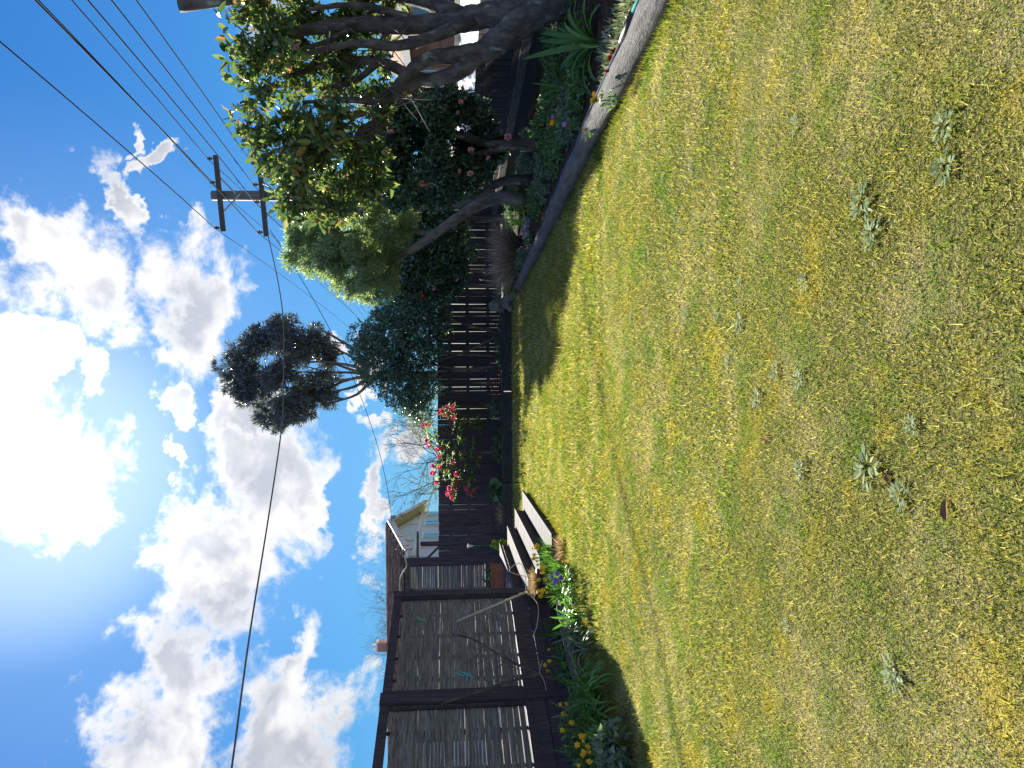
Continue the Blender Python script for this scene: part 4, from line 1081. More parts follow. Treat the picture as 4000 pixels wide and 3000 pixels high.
sel = rng.choice(len(tp), min(260, len(tp)), replace=False)
leaf_obj('young_leaves', [sprays(tp[sel], ow[sel], 3, 0.05, 0.03, 0.06)], M['pale'], bt1, 'stuff')
bare_tree('bare tree above the tiled roof left of the ridge end', (P_(640, 1600, 41).x, 41, -0.05), 6.0, 0.8, 5, 4)
bare_tree('bare tree above the tiled roof beside the chimney', (P_(455, 1600, 40).x, 40, -0.05), 5.4, 0.7, 5, 3)
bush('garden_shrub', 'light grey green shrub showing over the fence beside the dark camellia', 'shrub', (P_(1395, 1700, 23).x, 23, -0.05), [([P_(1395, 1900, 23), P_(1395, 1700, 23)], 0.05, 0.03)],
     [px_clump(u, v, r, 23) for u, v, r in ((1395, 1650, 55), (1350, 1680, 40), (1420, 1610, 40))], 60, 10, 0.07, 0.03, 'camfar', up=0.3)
bush('garden_shrub', 'feathery olive shrub showing over the fence behind the rhododendron', 'shrub', (P_(1310, 1700, 23.5).x, 23.5, -0.05), [([P_(1310, 1900, 23.5), P_(1310, 1700, 23.5)], 0.05, 0.03)],
     [px_clump(u, v, r, 23.5) for u, v, r in ((1310, 1650, 45), (1280, 1670, 35), (1330, 1690, 40))], 80, 12, 0.07, 0.012, 'feather', up=0.5)
bush('garden_shrub', 'pale yellowish shrub behind the fence beside the house gable', 'shrub', (P_(1090, 1700, 24).x, 24, -0.05), [([P_(1090, 1900, 24), P_(1090, 1700, 24)], 0.05, 0.03)],
     [px_clump(u, v, r, 24) for u, v, r in ((1100, 1675, 35), (1065, 1690, 30), (1140, 1690, 30))], 60, 10, 0.06, 0.02, 'pale', up=0.4)

# ------------------------------------------------------------------ rhododendron
YR = 20.5
rho = thing('rhododendron', 'leggy rhododendron with crimson pink flower trusses before the far fence', 'shrub', (P_(1235, 1950, YR).x, YR, 0.2))
FL = [(400, 380), (430, 340), (500, 300), (585, 290), (490, 395), (560, 350), (580, 440), (640, 415), (205, 530), (270, 515), (240, 735), (260, 800), (370, 840), (420, 835), (395, 935), (320, 1060), (390, 1070), (305, 1150), (570, 1010), (620, 1165), (600, 1245), (360, 1270), (530, 1345), (610, 1320), (510, 1415), (580, 1390), (560, 1470), (750, 1350), (845, 1375), (780, 1405)]
LF = [(700, 450), (750, 480), (860, 430), (830, 540), (880, 570), (650, 620), (690, 740), (560, 800), (480, 800), (640, 780), (770, 930), (740, 900), (900, 620), (800, 800), (470, 1090), (430, 1180), (650, 940), (540, 930), (320, 690), (220, 690), (210, 620), (880, 940), (700, 1080), (800, 1200), (860, 1040), (690, 1250), (300, 640), (350, 780)]
LF += [(rnd.uniform(250, 900), rnd.uniform(400, 1300)) for _ in range(24)]
def rp(c): return (1500 - c[1] / 3.318, 1600 + c[0] / 3.318)
b = MB()
trunk_pts = [P_(1238, 1950, YR), P_(1232, 1880, YR), P_(1236, 1820, YR)]
limb(b, trunk_pts, 0.04, 0.03, 7)
forks = [P_(1300, 1775, YR), P_(1180, 1790, YR), P_(1245, 1740, YR), P_(1120, 1800, YR)]
for f in forks: limb(b, [trunk_pts[-1], (trunk_pts[-1] + f) / 2 + Vector((0, 0, -0.04)), f], 0.026, 0.016, 6)
spots = []
for c in FL + LF:
    u, v = rp(c); e = P_(u, v, YR + rnd.uniform(-0.35, 0.3)); spots.append(e)
    f = min(forks, key=lambda q: (q - e).length)
    limb(b, [f, (f + e) / 2 + Vector((rnd.uniform(-.06, .06), 0, -0.05)), e], 0.012, 0.006, 5)
b.build('branches', M['twig'], rho, True)
for i, e in enumerate(spots):
    k = rnd.randint(8, 11)
    a = np.arange(k) * 2 * np.pi / k + rnd.uniform(0, 1); tilt = rng.uniform(-0.5, 0.45, k)
    D = np.stack([np.cos(a) * np.cos(tilt), np.sin(a) * np.cos(tilt), np.sin(tilt)], 1)
    leaf_obj('leaf_whorl', [leaf_arrays(np.tile(V(e), (k, 1)) - np.array([0, 0, 0.03]), D, np.tile([0, 0, 1.0], (k, 1)), rng.uniform(0.13, 0.20, k), np.full(k, 0.055), rng.uniform(0, 1, k), 'full', 0.15, 0.25)], M['rhodo'], rho)
def truss_mesh():
    arrs = []
    for q in range(13):
        d = nrm(rng.normal(size=(1, 3)) + np.array([0, 0, 0.35]))[0]
        k = 5; ref = nrm(np.cross(d, [0.3, 0.7, 0.2])[None])[0]; r2 = np.cross(d, ref)
        a = np.arange(k) * 2 * np.pi / k
        D = d * 0.75 + np.cos(a)[:, None] * ref + np.sin(a)[:, None] * r2
        arrs.append(leaf_arrays(np.tile(d * 0.035, (k, 1)), D, np.tile(d, (k, 1)), np.full(k, 0.045), np.full(k, 0.042), np.full(k, rng.uniform(0, 1)), 'diamond', -0.1, -0.1))
    vs, fs, ts, c = [], [], [], 0
    for v, f, t in arrs: vs.append(v); fs.append(f + c); ts.append(t); c += len(v)
    return raw_mesh('flower_truss', np.concatenate(vs), np.concatenate(fs), M['pink'], np.concatenate(ts))
trs = [truss_mesh() for _ in range(3)]
for i, e in enumerate(spots[:len(FL)]):
    o = link('flower_truss', trs[i % 3], rho, tuple(e + Vector((0, -0.05, 0.02)))); o.rotation_euler = (rnd.uniform(-.5, .9), rnd.uniform(-.5, .5), rnd.uniform(0, 6)); s_ = rnd.uniform(0.85, 1.2); o.scale = (s_, s_, s_)

# ------------------------------------------------------------------ strap leaved plants
def strap_mesh(kind, L, W, arch, mat):
    """one arching channelled leaf along +x"""
    n = 8; v = []; f = []; t = []
    for i in range(n):
        s = i / (n - 1)
        ang = R(72) - arch * s * (1 + 0.3 * s)
        if i == 0: x = z = 0.0
        else:
            x += L / (n - 1) * math.cos(ang); z += L / (n - 1) * math.sin(ang)
        w = W * (0.75 + 0.5 * s) * max(0.03, (1 - s ** 3)) * 0.5
        v += [(x, -w, z + w * 0.35), (x, 0, z), (x, w, z + w * 0.35)]
        t += [min(0.99, 0.25 + 0.12 * kind + 0.25 * s)] * 3
    for i in range(n - 1):
        a = i * 3
        f += [(a, a + 1, a + 4, a + 3), (a + 1, a + 2, a + 5, a + 4)]
    return raw_mesh('leaf', v, f, mat, t)
STR = {}
def strappy(name, label, base, n, L, W, matk, group=None, lean=None, spread=1.0, bright=0):
    t = thing(name, label, 'plant', base, group)
    key = (matk, round(L, 2), round(W, 3))
    if key not in STR: STR[key] = [strap_mesh(k, L, W, R((35, 70, 105, 140, 90)[k]), M[matk]) for k in range(5)]
    for i in range(n):
        k = rnd.randrange(5)
        a = rnd.uniform(0, 2 * math.pi)
        if lean is not None and rnd.random() < 0.5: a = lean + rnd.gauss(0, 0.6)
        o = link('leaf', STR[key][k], t, (base[0] + math.cos(a) * 0.03 * spread, base[1] + math.sin(a) * 0.03 * spread, base[2] - 0.01))
        s_ = rnd.uniform(0.65, 1.1)
        o.rotation_euler = (rnd.uniform(-.25, .25), rnd.uniform(-0.3, 0.35), a); o.scale = (s_, s_, s_)
    return t
def tuftm(name, label, base, n, h, spread, w, matk, cat='plant', group=None, lean=0.9, parent=None, z0=0.0):
    """fine upright stems as one mass"""
    a = rng.uniform(0, 2 * np.pi, n); r = spread * np.sqrt(rng.uniform(0, 1, n)) * 0.45
    P = np.stack([base[0] + np.cos(a) * r, base[1] + np.sin(a) * r, np.full(n, base[2])], 1)
    out = np.stack([np.cos(a), np.sin(a), np.zeros(n)], 1)
    D1 = nrm(out * rng.uniform(0, lean, (n, 1)) + rng.normal(size=(n, 3)) * 0.15 + np.array([0, 0, 1.0]))
    L = h * rng.uniform(0.45, 1.0, n)
    mid = P + D1 * (L * 0.55)[:, None]
    D2 = nrm(D1 + out * rng.uniform(0.0, 0.9, (n, 1)) + rng.normal(size=(n, 3)) * 0.25 + np.array([0, 0, -0.15]))
    tone = rng.uniform(0, 0.999, n)
    U = nrm(rng.normal(size=(n, 3)))
    S = nrm(np.cross(D1, U)) * w * 0.5
    v = np.stack([P - S, P + S, mid + S * 0.8, mid - S * 0.8, mid + D2 * (L * 0.55)[:, None]], 1).reshape(-1, 3)
    f = (np.array([[0, 1, 2], [0, 2, 3], [3, 2, 4]])[None] + (np.arange(n) * 5)[:, None, None]).reshape(-1, 3)
    arr = (v, f, np.repeat(tone, 5))
    if parent is not None: return leaf_obj(name, [arr], M[matk], parent)
    o = leaf_obj(name, [arr], M[matk], None, None, base)
    return tag(o, label, cat, group)
def mound(name, label, cat, base, r, n, L, W, matk, group=None, per=9, up=0.3, stems=False):
    t = thing(name, label, cat, base, group)
    if stems:
        b = MB()
        for k in range(12):
            e = Vector(base) + Vector((rnd.uniform(-1, 1) * r[0], rnd.uniform(-1, 1) * r[1], rnd.uniform(0.5, 1.2) * r[2] * 1.5))
            limb(b, [base, (Vector(base) + e) / 2 + Vector((rnd.uniform(-.05, .05), rnd.uniform(-.05, .05), 0.03)), e], 0.008, 0.003, 4)
        b.build('stems', M['twig'], t)
    d = nrm(rng.normal(size=(n, 3))); d[:, 2] = np.abs(d[:, 2])
    tp = V(base) + d * np.array(r) * (rng.uniform(0.15, 1, (n, 1)) ** 0.5)
    leaf_obj('foliage', [sprays(tp, d, per, L, W, L * 0.7, up)], M[matk], t, 'stuff')
    return t

# right bed
strappy('agapanthus', 'large bright green strap leaved clump below the lichened trunk', tuple(gd(2835, 2325, 0.11)), 34, 0.78, 0.060, 'strap', lean=R(60))
strappy('agapanthus', 'smaller strap leaved clump against the side fence beam', tuple(gd(2660, 2215, 0.11)), 20, 0.55, 0.035, 'strap')
strappy('lime_grass', 'sunlit lime green strap leaved clump at the foot of the feathery tree', tuple(gd(2140, 2058, 0.11)), 42, 0.50, 0.035, 'lime', lean=R(100))
strappy('strap_plant', 'small lime leaved tuft beside the camellia trunk', tuple(gd(2250, 2085, 0.11)), 9, 0.28, 0.03, 'lime')
mound('silver_plant', 'pale silver leaved plant beside the lime green clump', 'plant', tuple(gd(2110, 2068, 0.11)), (0.22, 0.16, 0.14), 30, 0.06, 0.04, 'silver')
mound('low_plant', 'low grey green edging plant along the farthest log', 'plant', tuple(gd(1985, 2045, 0.11)), (0.28, 1.1, 0.16), 150, 0.05, 0.03, 'covergrey')
mound('low_shrub', 'small green shrub at the far end beside the rocks', 'shrub', tuple(gd(1893, 2015, 0.11)), (0.3, 0.3, 0.42), 90, 0.06, 0.03, 'cover', stems=True)
tuftm('dry_grass_mound', 'big brown mound of dry twiggy grass in the right bed', tuple(gd(2000, 2032, 0.11)), 2600, 0.85, 0.75, 0.010, 'drygrass', 'grass', lean=1.3)
pk = mound('pink_flower_plant', 'low plant with tiny pink flowers before the dry grass mound', 'plant', tuple(gd(2065, 2082, 0.11)), (0.18, 0.25, 0.13), 40, 0.05, 0.02, 'cover')
small_pink = bloom_mesh('flower', M['palepink'], 1, 0.022)
for k in range(22):
    o = link('flower', small_pink, pk, tuple(Vector(gd(2065, 2082, 0.11)) + Vector((rnd.uniform(-.2, .2), rnd.uniform(-.28, .1), rnd.uniform(0.08, 0.24))))); face_cam(o)
covers = [(2700, 2280, 0.45, 0.5, 0.16, 'cover'), (2560, 2240, 0.4, 0.5, 0.17, 'covergrey'), (2440, 2190, 0.4, 0.7, 0.17, 'cover'), (2320, 2140, 0.4, 0.8, 0.18, 'covergrey'), (2230, 2110, 0.35, 0.8, 0.16, 'cover'), (2650, 2180, 0.5, 0.6, 0.2, 'cover'), (2500, 2140, 0.5, 0.8, 0.22, 'cover'), (2800, 2200, 0.45, 0.7, 0.25, 'cover'), (2400, 2080, 0.5, 0.9, 0.3, 'covergrey'), (2270, 2040, 0.5, 1.0, 0.3, 'cover'), (2170, 2010, 0.4, 1.0, 0.25, 'covergrey')]
cn = ['nearest low green leafy patch behind the orange flower', 'grey green leafy patch around the violet flowers', 'leafy green patch in front of the camellia trunk', 'grey green leafy patch behind the middle log', 'green leafy patch left of the camellia trunk', 'leafy green patch along the side fence beam', 'shaded leafy patch between fence and camellia trunk', 'leafy patch at the foot of the lichened trunk by the fence beam', 'grey leafy patch behind the camellia trunk', 'green leafy patch behind the leaning trunk', 'grey leafy patch behind the lime green clump']
for (u, v, a, c, h, mk), lab in zip(covers, cn):
    mound('leafy_patch', lab, 'plant', tuple(gd(u, v, 0.10)), (a, c, h), 130, 0.075, 0.034, mk, 'low leafy patches in the right bed', 8, 0.4)
suc = thing('succulent_patch', 'pale fleshy leaved groundcover with red blooms beside the near log', 'plant', tuple(gd(2760, 2420, 0.11)))
c0 = V(gd(2760, 2420, 0.11)); n = 520
P = c0 + np.stack([rng.uniform(-0.02, 0.45, n), rng.uniform(-1.0, 0.75, n), np.zeros(n)], 1)
D = nrm(rng.normal(size=(n, 3)) * 0.7 + np.array([0, 0, 0.9]))
leaf_obj('leaves', [leaf_arrays(P, D, nrm(rng.normal(size=(n, 3))), rng.uniform(0.06, 0.11, n), rng.uniform(0.018, 0.030, n), rng.uniform(0, 0.99, n), 'full', 0.2, 0.1)], M['succ'], suc, 'stuff')
big_red = bloom_mesh('flower', M['redflower'], 3, 0.038)
for u, v in ((2772, 2388), (2720, 2378), (2800, 2400)):
    o = link('flower', big_red, suc, tuple(Vector(gd(u, v, 0.20)))); face_cam(o)
def daisy(label, u, v, z, mats, r):
    t = thing('flowering_plant', label, 'plant', tuple(gd(u, v, 0.11)), 'single flowers in the right bed')
    g = gd(u, v, z)
    base = Vector((g.x, g.y, 0.10)); WL[t.name] = V(base); t.location = base
    b = MB(); b.tube([base, base + Vector((0.01, 0, (z - 0.1) * 0.5)), g], 0.006, 5); b.build('stem', M['strap'], t)
    tp = V(base) + np.stack([rng.uniform(-.08, .08, 12), rng.uniform(-.08, .08, 12), rng.uniform(0.02, z - 0.12, 12)], 1)
    leaf_obj('leaves', [sprays(tp, nrm(rng.normal(size=(12, 3))), 3, 0.07, 0.025, 0.03, 0.3)], M['cover'], t)
    for k, (mk, rr, nn) in enumerate(mats):
        o = link('flower', bloom_mesh('flower', M[mk], nn, rr), t, tuple(g + Vector((k * 0.07, 0.01 * k, 0)))); o.rotation_euler = (R(55), 0, rnd.uniform(0, 3))
daisy('double orange yellow marigold beside the near log', 2605, 2325, 0.30, [('yellow', 0.05, 3), ('orange', 0.03, 2)], 0.05)
daisy('orange daisy with violet flower in the shaded bed', 2520, 2165, 0.42, [('orange', 0.055, 2), ('purple', 0.04, 1)], 0.05)
daisy('violet flower beside the orange daisy', 2512, 2212, 0.34, [('purple', 0.05, 2)], 0.05)
daisy('small dull orange flower low in the bed', 2488, 2285, 0.20, [('orange', 0.035, 1)], 0.05)
hose = thing('garden_hose', 'dark hose with teal length lying along the near log', 'hose', (2.74, 6, 0.2))
hp = smooth_path([(2.90, 3.6, 0.21), (2.81, 4.6, 0.212), (2.80, 5.4, 0.214), (2.75, 6.1, 0.212), (2.72, 7.0, 0.208), (2.68, 8.3, 0.2), (2.62, 9.4, 0.2), (2.55, 10.6, 0.185), (2.47, 11.6, 0.17), (2.42, 12.6, 0.16)], 5)
k = 14
b = MB(); b.tube(hp[:k], 0.016, 8); b.build('teal_length', M['teal'], hose, True)
b = MB(); b.tube(hp[k - 1:], 0.0115, 8); b.build('dark_length', M['hose'], hose, True)
b = MB(); b.tube([hp[k - 2], hp[k], hp[k + 1]], [0.024, 0.026, 0.018], 10); b.build('connector', M['black'], hose, True)
for (u, v, h, lab) in ((1925, 2005, 0.55, 'pale garden stake leaning behind the dry grass mound'), (1890, 1990, 0.75, 'thin pale stake leaning left of the dry grass mound')):
    g = gd(u, v, 0.11); b = MB(); b.tube([g - Vector((0, 0, 0.03)), g + Vector((0.12, 0, h))], 0.014, 6); tag(b.build('garden_stake', M['cane'], None, True), lab, 'stake', 'pale stakes in the right bed')

# far bed
def far(u, v): return P_(u, v, 20.55)
mound('red_shrub', 'reddish twiggy shrub in the far bed under the camellia', 'shrub', (far(1500, 1950).x, 20.5, 0.22), (0.45, 0.22, 0.45), 60, 0.05, 0.02, 'redtwig', stems=True)
mound('grey_shrub', 'dull violet grey bushy shrub before the fence near the steps', 'shrub', (far(962, 1940).x, 20.5, 0.22), (0.30, 0.2, 0.62), 90, 0.07, 0.016, 'greyshrub', stems=True, up=0.7)
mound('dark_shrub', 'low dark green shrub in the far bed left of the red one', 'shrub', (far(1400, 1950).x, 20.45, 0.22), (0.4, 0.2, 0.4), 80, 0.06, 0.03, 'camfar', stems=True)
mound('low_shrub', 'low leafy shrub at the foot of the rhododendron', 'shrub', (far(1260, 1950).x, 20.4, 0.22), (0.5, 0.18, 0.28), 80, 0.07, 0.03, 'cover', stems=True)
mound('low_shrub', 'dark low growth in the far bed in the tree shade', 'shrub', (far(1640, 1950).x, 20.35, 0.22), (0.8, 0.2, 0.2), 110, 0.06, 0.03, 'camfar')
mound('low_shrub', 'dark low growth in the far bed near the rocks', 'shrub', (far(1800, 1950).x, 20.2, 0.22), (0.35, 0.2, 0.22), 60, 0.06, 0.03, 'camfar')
mound('leafy_plant', 'sunlit yellow green leafy plant beside the back screen', 'plant', (far(900, 1950).x, 19.6, 0.05), (0.13, 0.12, 0.62), 34, 0.09, 0.05, 'lime')
tuftm('dry_tuft', 'pale dry tuft in the far bed right of the steps', (far(1000, 1965).x, 20.2, 0.2), 220, 0.35, 0.4, 0.008, 'drygrass', 'grass')
aru = thing('arum_plant', 'broad green arrow leaved plant in the far bed', 'plant', (far(1085, 1960).x, 20.3, 0.22))
v, f, t = leaf_arrays(np.zeros((1, 3)), np.array([[1.0, 0, 0]]), np.array([[0, 0, 1.0]]), np.array([0.34]), np.array([0.24]), np.array([0.5]), 'full', 0.12, 0.3)
am = raw_mesh('leaf', v, f, M['arum'], t)
for k in range(15):
    o = link('leaf', am, aru, (far(1085, 1960).x + rnd.uniform(-.22, .22), 20.3 + rnd.uniform(-.1, .1), 0.25 + rnd.uniform(0.05, 0.42))); a = rnd.uniform(0, 6.28)
    o.rotation_euler = (rnd.uniform(-.4, .4), rnd.uniform(-0.2, 0.9), a); s_ = rnd.uniform(0.7, 1.15); o.scale = (s_, s_, s_)
b = MB()
for k in range(8): b.tube([(far(1085, 1960).x + rnd.uniform(-.05, .05), 20.3, 0.2), (far(1085, 1960).x + rnd.uniform(-.2, .2), 20.3, 0.5)], 0.008, 5)
b.build('stalks', M['strap'], aru)
g = P_(868, 1835, 19.4)
lily = thing('arum_lily', 'single white arum flower on a tall stem before the fence', 'flower', (g.x, g.y, 0.05))
b = MB(); b.tube([(g.x, g.y, 0.03), (g.x + 0.02, g.y, 0.6), (g.x, g.y, g.z - 0.08)], 0.008, 5); b.build('stem', M['strap'], lily)
b = MB(); b.tube([(g.x, g.y, g.z - 0.09), (g.x, g.y, g.z - 0.02), (g.x + 0.01, g.y - 0.02, g.z + 0.05)], [0.008, 0.03, 0.06], 10, False); b.build('spathe', M['whiteflower'], lily, True)

# ------------------------------------------------------------------ deck things
pl = thing('planter_box', 'terracotta trough planter on the deck by the back screen', 'planter', (-3.95, 14.9, 0.613))
b = MB()
for c, d in (((-3.95, 14.72, 0.735), (0.85, 0.03, 0.24)), ((-3.95, 15.08, 0.735), (0.85, 0.03, 0.24)), ((-4.36, 14.9, 0.735), (0.03, 0.33, 0.24)), ((-3.54, 14.9, 0.735), (0.03, 0.33, 0.24)), ((-3.95, 14.9, 0.64), (0.8, 0.33, 0.04))): b.box(c, d)
b.build('trough', M['terracotta'], pl)
b = MB(); b.box((-3.95, 14.70, 0.84), (0.89, 0.03, 0.035)); b.box((-3.95, 15.10, 0.84), (0.89, 0.03, 0.035)); b.box((-3.515, 14.9, 0.84), (0.03, 0.37, 0.035)); b.box((-4.385, 14.9, 0.84), (0.03, 0.37, 0.035)); b.build('rim', M['terracotta'], pl)
b = MB(); b.box((-3.95, 14.9, 0.80), (0.79, 0.32, 0.03)); b.build('soil', M['soil'], pl)
mound('potted_plant', 'leafy plant growing in the terracotta trough', 'plant', (-3.9, 14.95, 0.80), (0.33, 0.12, 0.2), 30, 0.07, 0.035, 'cover')
g = gd(745, 2085, 0.09)
pot = thing('plant_pot', 'black plastic pot among the daffodils', 'pot', (-2.78, 11.0, 0.085))
b = MB(); b.tube([(-2.85, 11.02, 0.08), (-2.85, 11.02, 0.36)], [0.12, 0.17], 18); b.build('body', M['black'], pot, True)
b = MB(); b.tube([(-2.85, 11.02, 0.345), (-2.85, 11.02, 0.385)], [0.182, 0.182], 18); b.build('rim', M['black'], pot, True)
tuftm('dry_grass', 'straw coloured dead tuft growing in the black pot', (-2.85, 11.02, 0.38), 420, 0.19, 0.24, 0.006, 'straw', 'grass', lean=1.6)

# ------------------------------------------------------------------ left bed
bp0, bp1 = P_(690, 2062, 10.9), P_(573, 1785, 11.1)
b = MB(); b.tube([bp0, bp0.lerp(bp1, 0.5) + Vector((0, 0, -0.006)), bp1], [0.019, 0.018, 0.016], 8)
for k in range(5):
    q = bp0.lerp(bp1, 0.1 + 0.2 * k); d_ = (bp1 - bp0).normalized() * 0.006; b.tube([q - d_, q + d_], 0.0215, 8)
bp = thing('bamboo_pole', 'pale bamboo pole leaning against the slatted screen', 'pole', tuple(bp0))
b.build('cane', M['cane'], bp, True)
def canes(name, label, pts_list, r, mat, cat):
    b = MB()
    for pts in pts_list: b.tube(smooth_path(pts, 6), r, 6)
    return tag(b.build(name, M[mat], None, True), label, cat)
canes('arching_cane', 'thin white cane arching down beside the bamboo pole', [[P_(690, 2055, 10.8), P_(640, 2100, 10.6), P_(560, 2098, 10.3), P_(510, 2080, 10.2)]], 0.006, 'cane', 'cane')
canes('arching_cane', 'thin pale stem curling above the black pot', [[P_(690, 2055, 10.9), P_(760, 2050, 10.9), P_(800, 2030, 11), P_(770, 1990, 11), P_(745, 2060, 11)]], 0.005, 'cane', 'cane')
canes('arching_cane', 'thin pale stem hooped over the left bed before the skirt', [[P_(420, 2120, 9.6), P_(380, 2108, 9.5), P_(340, 2125, 9.4), P_(300, 2135, 9.4)]], 0.004, 'cane', 'cane')
canes('vine_stem', 'pale vine stem looping over the top of the back screen', [[P_(830, 1580, 15.6), P_(790, 1588, 15.6), P_(760, 1572, 15.6), P_(720, 1560, 15.6), P_(660, 1570, 15.6)]], 0.018, 'cane', 'vine')
rose = thing('bare_shrub', 'bare thorny shrub tied up against the large slatted screen', 'shrub', tuple(P_(345, 2160, 9.6)))
b = MB()
B0 = P_(345, 2165, 9.6)
limb(b, [B0, P_(364, 2110, 9.6), P_(340, 2000, 9.55), P_(300, 1880, 9.5), P_(262, 1760, 9.45), P_(248, 1722, 9.45)], 0.022, 0.012, 7, 0.15)
limb(b, [P_(364, 2110, 9.6), P_(400, 2030, 9.8), P_(450, 1940, 10), P_(503, 1851, 10.2), P_(520, 1790, 10.2)], 0.018, 0.008, 7, 0.12)
tips = []
for (u, v, y) in ((450, 1940, 10), (430, 1980, 9.9), (480, 1890, 10.1), (400, 2030, 9.8), (503, 1851, 10.2), (380, 2060, 9.7), (340, 2000, 9.55)):
    for k in range(2): twiggy(b, P_(u, v, y), (rnd.uniform(-1, 0.4), 0.15, 0.7), 0.22, 0.0055, 2, tips, 0.45, 2, 4)
b.build('stems', M['twig'], rose)
b = MB()
for p0, p1 in (((355, 1848), (380, 1795)), ((372, 1830), (345, 1822)), ((360, 1810), (372, 1780))): b.tube([P_(*p0, 9.5), P_(*p1, 9.5)], 0.008, 6)
b.build('twine', M['turq'], rose)
b = MB()
for p0, p1 in (((577, 1665), (580, 1635)), ((577, 1650), (592, 1630))): b.tube([P_(*p0, 11.0), P_(*p1, 11.0)], 0.006, 6)
tag(b.build('twine_tie', M['greentie']), 'green twine tied on the slatted screen above the bamboo pole', 'twine')

def daff_mesh():
    k = 6; a = np.arange(k) * np.pi / 3
    D = np.stack([np.cos(a), np.sin(a), np.full(k, 0.15)], 1)
    v, f, t = leaf_arrays(np.zeros((k, 3)), D, np.tile([0, 0, 1.0], (k, 1)), np.full(k, 0.036), np.full(k, 0.022), np.full(k, 0.5), 'diamond', 0.1, 0)
    n = 8; b = np.arange(n) * 2 * np.pi / n
    r1 = np.stack([np.cos(b) * 0.010, np.sin(b) * 0.010, np.zeros(n)], 1); r2 = np.stack([np.cos(b) * 0.016, np.sin(b) * 0.016, np.full(n, 0.028)], 1)
    c = len(v); q = np.arange(n); q2 = (q + 1) % n
    f2 = np.concatenate([np.stack([c + q, c + q2, c + n + q2], 1), np.stack([c + q, c + n + q2, c + n + q], 1)])
    return raw_mesh('flower', np.concatenate([v, r1, r2]), np.concatenate([f, f2]), M['yellow'], np.concatenate([t, np.full(2 * n, 0.5)]))
DAFF = daff_mesh()
def daffodils(label, base, nf, h, r, leaves=90, flowers=None):
    t = thing('daffodil_clump', label, 'flowers', base, 'daffodil clumps in the left bed')
    tuftm('leaves', None, base, leaves, h * 1.05, r * 1.6, 0.012, 'strap', parent=t, lean=0.5)
    for k in range(nf):
        p = Vector(base) + Vector((rnd.uniform(-r, r), rnd.uniform(-r, r), h * rnd.uniform(0.75, 1.15)))
        o = link('flower', DAFF, t, tuple(p)); o.rotation_euler = (R(rnd.uniform(50, 100)), 0, R(rnd.uniform(-60, 60))); s_ = rnd.uniform(0.75, 1.05); o.scale = (s_, s_, s_)
        b = MB(); b.tube([(p.x, p.y + 0.01, p.z), (p.x, p.y + 0.01, base[2])], 0.004, 4); b.build('stem', M['strap'], t)
def LB(u, v, z=0.09): return tuple(gd(u, v, z))
daffodils('sunlit daffodils crowding the foot of the steps', LB(835, 2165), 13, 0.30, 0.14, 120)
daffodils('daffodils between the black pot and the iris', LB(775, 2195), 9, 0.30, 0.14, 110)
daffodils('daffodils beneath the end of the bamboo pole', LB(690, 2205), 7, 0.30, 0.12, 90)
daffodils('few daffodils below the bare shrub', LB(415, 2235), 4, 0.32, 0.16, 70)
daffodils('daffodils among dark leaves below the middle post', LB(240, 2330), 6, 0.36, 0.2, 120)
daffodils('bright daffodil group at the left edge of the picture', LB(35, 2420), 11, 0.36, 0.2, 110)
iris = thing('iris_clump', 'violet blue iris flowers beside the daffodils', 'flowers', LB(760, 2210))
tuftm('leaves', None, LB(760, 2210), 70, 0.28, 0.25, 0.014, 'strap', parent=iris, lean=0.4)
im = bloom_mesh('flower', M['purple'], 2, 0.042)
for u, v in ((748, 2160), (735, 2172), (760, 2178), (722, 2168), (742, 2190)):
    g = gd(u, v, 0.28); o = link('flower', im, iris, tuple(g)); face_cam(o)
strappy('agapanthus', 'sunlit pale green strap leaved clump spilling onto the lawn', LB(590, 2262), 44, 0.46, 0.034, 'strap', 'strap leaved clumps in the left bed', lean=R(-40))
strappy('agapanthus', 'second sunlit strap leaved clump nearer the iris', LB(660, 2240), 30, 0.40, 0.03, 'strap', 'strap leaved clumps in the left bed', lean=R(-40))
strappy('grey_iris', 'grey green strap leaved clump before the dark skirt', LB(520, 2262), 34, 0.48, 0.026, 'strapgrey', 'strap leaved clumps in the left bed', lean=R(-20))
strappy('strap_plant', 'fresh green leaf clump beside the bare shrub base', LB(410, 2240), 26, 0.40, 0.028, 'strap', 'strap leaved clumps in the left bed')
strappy('agapanthus', 'big dark strap leaved clump hanging over the old log', LB(275, 2345), 54, 0.62, 0.036, 'strap', 'strap leaved clumps in the left bed', lean=R(-30))
strappy('agapanthus', 'shaded strap leaved clump below the middle screen post', LB(215, 2310), 28, 0.5, 0.03, 'strapgrey', 'strap leaved clumps in the left bed', lean=R(-30))
for (u_, v_, n_, L_, mk_, lab_) in ((340, 2300, 30, 0.45, 'strap', 'green strap leaved clump left of the cracked log'), (150, 2370, 34, 0.5, 'strap', 'arching green clump between the daffodils at the left'), (470, 2300, 22, 0.36, 'strapgrey', 'short grey clump at the end of the cracked log'), (60, 2330, 30, 0.55, 'strap', 'tall green clump under the large screen at the left edge'), (310, 2230, 26, 0.5, 'strapgrey', 'upright grey clump against the skirt by the bare shrub'), (720, 2238, 26, 0.3, 'strap', 'low sunlit clump at the lawn edge below the iris'), (530, 2190, 26, 0.5, 'strap', 'dark green clump against the skirt behind the grey one')):
    strappy('strap_plant', lab_, LB(u_, v_), n_, L_, 0.03, mk_, 'strap leaved clumps in the left bed', lean=R(-35))
mound('grey_plant', 'grey green lobed leaf plant by the old log at the left edge', 'plant', LB(75, 2430), (0.22, 0.2, 0.22), 50, 0.10, 0.06, 'covergrey', up=0.5)
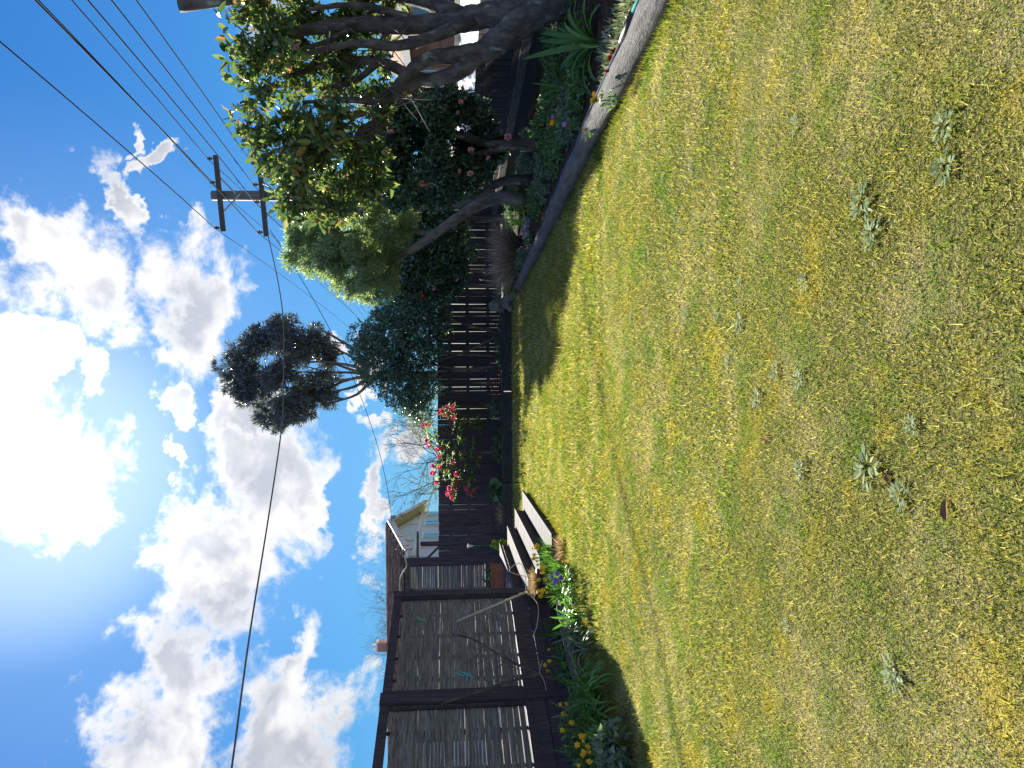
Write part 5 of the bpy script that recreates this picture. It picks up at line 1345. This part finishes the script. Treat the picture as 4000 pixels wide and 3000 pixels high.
mound('low_shrub', 'dark bushy growth against the skirt below the bare shrub', 'shrub', LB(450, 2180), (0.35, 0.3, 0.35), 90, 0.07, 0.018, 'cover', up=0.6)
mound('low_shrub', 'dark bushy growth against the skirt near the bamboo pole', 'shrub', LB(590, 2150), (0.28, 0.3, 0.40), 90, 0.08, 0.016, 'cover', up=0.6)
mound('low_shrub', 'dark bushy growth under the large screen at the left', 'shrub', LB(140, 2330), (0.4, 0.4, 0.38), 110, 0.08, 0.022, 'cover', up=0.5)
tuftm('dry_tuft', 'brown dead leaves at the end of the lowest step', LB(845, 2195, 0.06), 120, 0.18, 0.35, 0.012, 'straw', 'grass', lean=1.5)

# ------------------------------------------------------------------ weeds and fallen leaves on the lawn
def weed_mesh(k):
    n = 26 + 3 * k
    a = rng.uniform(0, 2 * np.pi, n); tilt = rng.uniform(0.1, 0.8, n)
    D = np.stack([np.cos(a) * np.cos(tilt), np.sin(a) * np.cos(tilt), np.sin(tilt)], 1)
    P = np.stack([np.cos(a) * rng.uniform(0, 0.08, n), np.sin(a) * rng.uniform(0, 0.08, n), np.full(n, 0.014)], 1)
    v, f, t = leaf_arrays(P, D, np.tile([0, 0, 1.0], (n, 1)), rng.uniform(0.035, 0.065, n), rng.uniform(0.014, 0.024, n), rng.uniform(0, 0.99, n), 'full', 0.12, 0.25)
    return raw_mesh('lawn_weed', v, f, M['weed'], t)
WM = [weed_mesh(k) for k in range(4)]
WEEDS = [(3140, 1840, 1.3), (3390, 1830, 1.7), (3520, 1935, 1.2), (3560, 1660, 0.9), (2680, 1225, 1.2), (2795, 1240, 0.9), (2890, 1265, 1.3), (2845, 1410, 0.8), (3040, 1445, 1.2), (3130, 1480, 1.0), (2970, 1560, 1.3), (2550, 990, 0.9), (2470, 1130, 0.9), (2480, 1240, 0.9), (2310, 1275, 0.8), (2405, 985, 0.6), (2700, 650, 1.1), (3145, 1105, 1.1), (3370, 790, 1.7), (3405, 905, 1.3), (3690, 650, 1.4), (3680, 490, 1.2), (3110, 490, 1.0), (3495, 2630, 1.4), (2620, 2870, 0.8), (2600, 2170, 0.6), (2890, 1100, 0.7), (2400, 1560, 0.6), (2760, 1870, 0.5), (3090, 2440, 0.7), (2600, 700, 0.6), (2640, 850, 0.7)]
WL_ = {(3390, 1830): 'broadest weed rosette low in the middle of the sunny lawn', (3140, 1840): 'round grey weed rosette just above the broadest one', (3520, 1935): 'weed rosette below the broadest one in the lawn',
       (3495, 2630): 'lone weed rosette in the near left part of the lawn', (3370, 790): 'wide weed patch in the near right part of the lawn', (3405, 905): 'dry edged weed rosette beside the wide patch at right', (3690, 650): 'nearest weed rosette at the bottom right of the lawn',
       (2890, 1265): 'weed rosette at the right end of the row of three', (2680, 1225): 'weed rosette at the far end of the row of three', (2620, 2870): 'small weed at the left edge of the lawn near the shade', (2700, 650): 'weed rosette in the lawn nearest the right log'}
for k, (x, y, s_) in enumerate(WEEDS):
    g = gd(3000 - y, x)
    o = link('lawn_weed', WM[k % 4], None, (g.x, g.y, float(lawn_z(g.x, g.y)) + 0.012)); o.rotation_euler = (0, 0, rnd.uniform(0, 6)); q = s_ * 0.48 * rnd.uniform(0.9, 1.1); o.scale = (q, q, q * 0.38)
    tag(o, WL_.get((x, y), 'flat grey green weed rosette growing in the open lawn'), 'weed', 'weed rosettes in the lawn')
v, f, t = leaf_arrays(np.zeros((1, 3)), np.array([[1.0, 0, 0]]), np.array([[0, 0, 1.0]]), np.array([0.11]), np.array([0.045]), np.array([0.5]), 'full', 0.25, 0.25)
DL = raw_mesh('fallen_leaf', v, f, M['deadleaf'], t)
for (x, y) in ((2780, 2240), (2540, 1835), (2415, 2125), (2150, 1012), (2125, 975), (2170, 1000), (2345, 620), (3700, 2040), (2080, 1110), (3460, 1835), (2330, 815), (3000, 1700), (2700, 2600)):
    g = gd(3000 - y, x)
    o = link('fallen_leaf', DL, None, (g.x, g.y, float(lawn_z(g.x, g.y)) + 0.014)); o.rotation_euler = (rnd.uniform(-.3, .3), rnd.uniform(-.2, .2), rnd.uniform(0, 6)); o.scale = (0.75, 0.7, 0.75)
    tag(o, 'single curled dead leaf lying on the lawn', 'leaf', 'fallen leaves on the lawn')
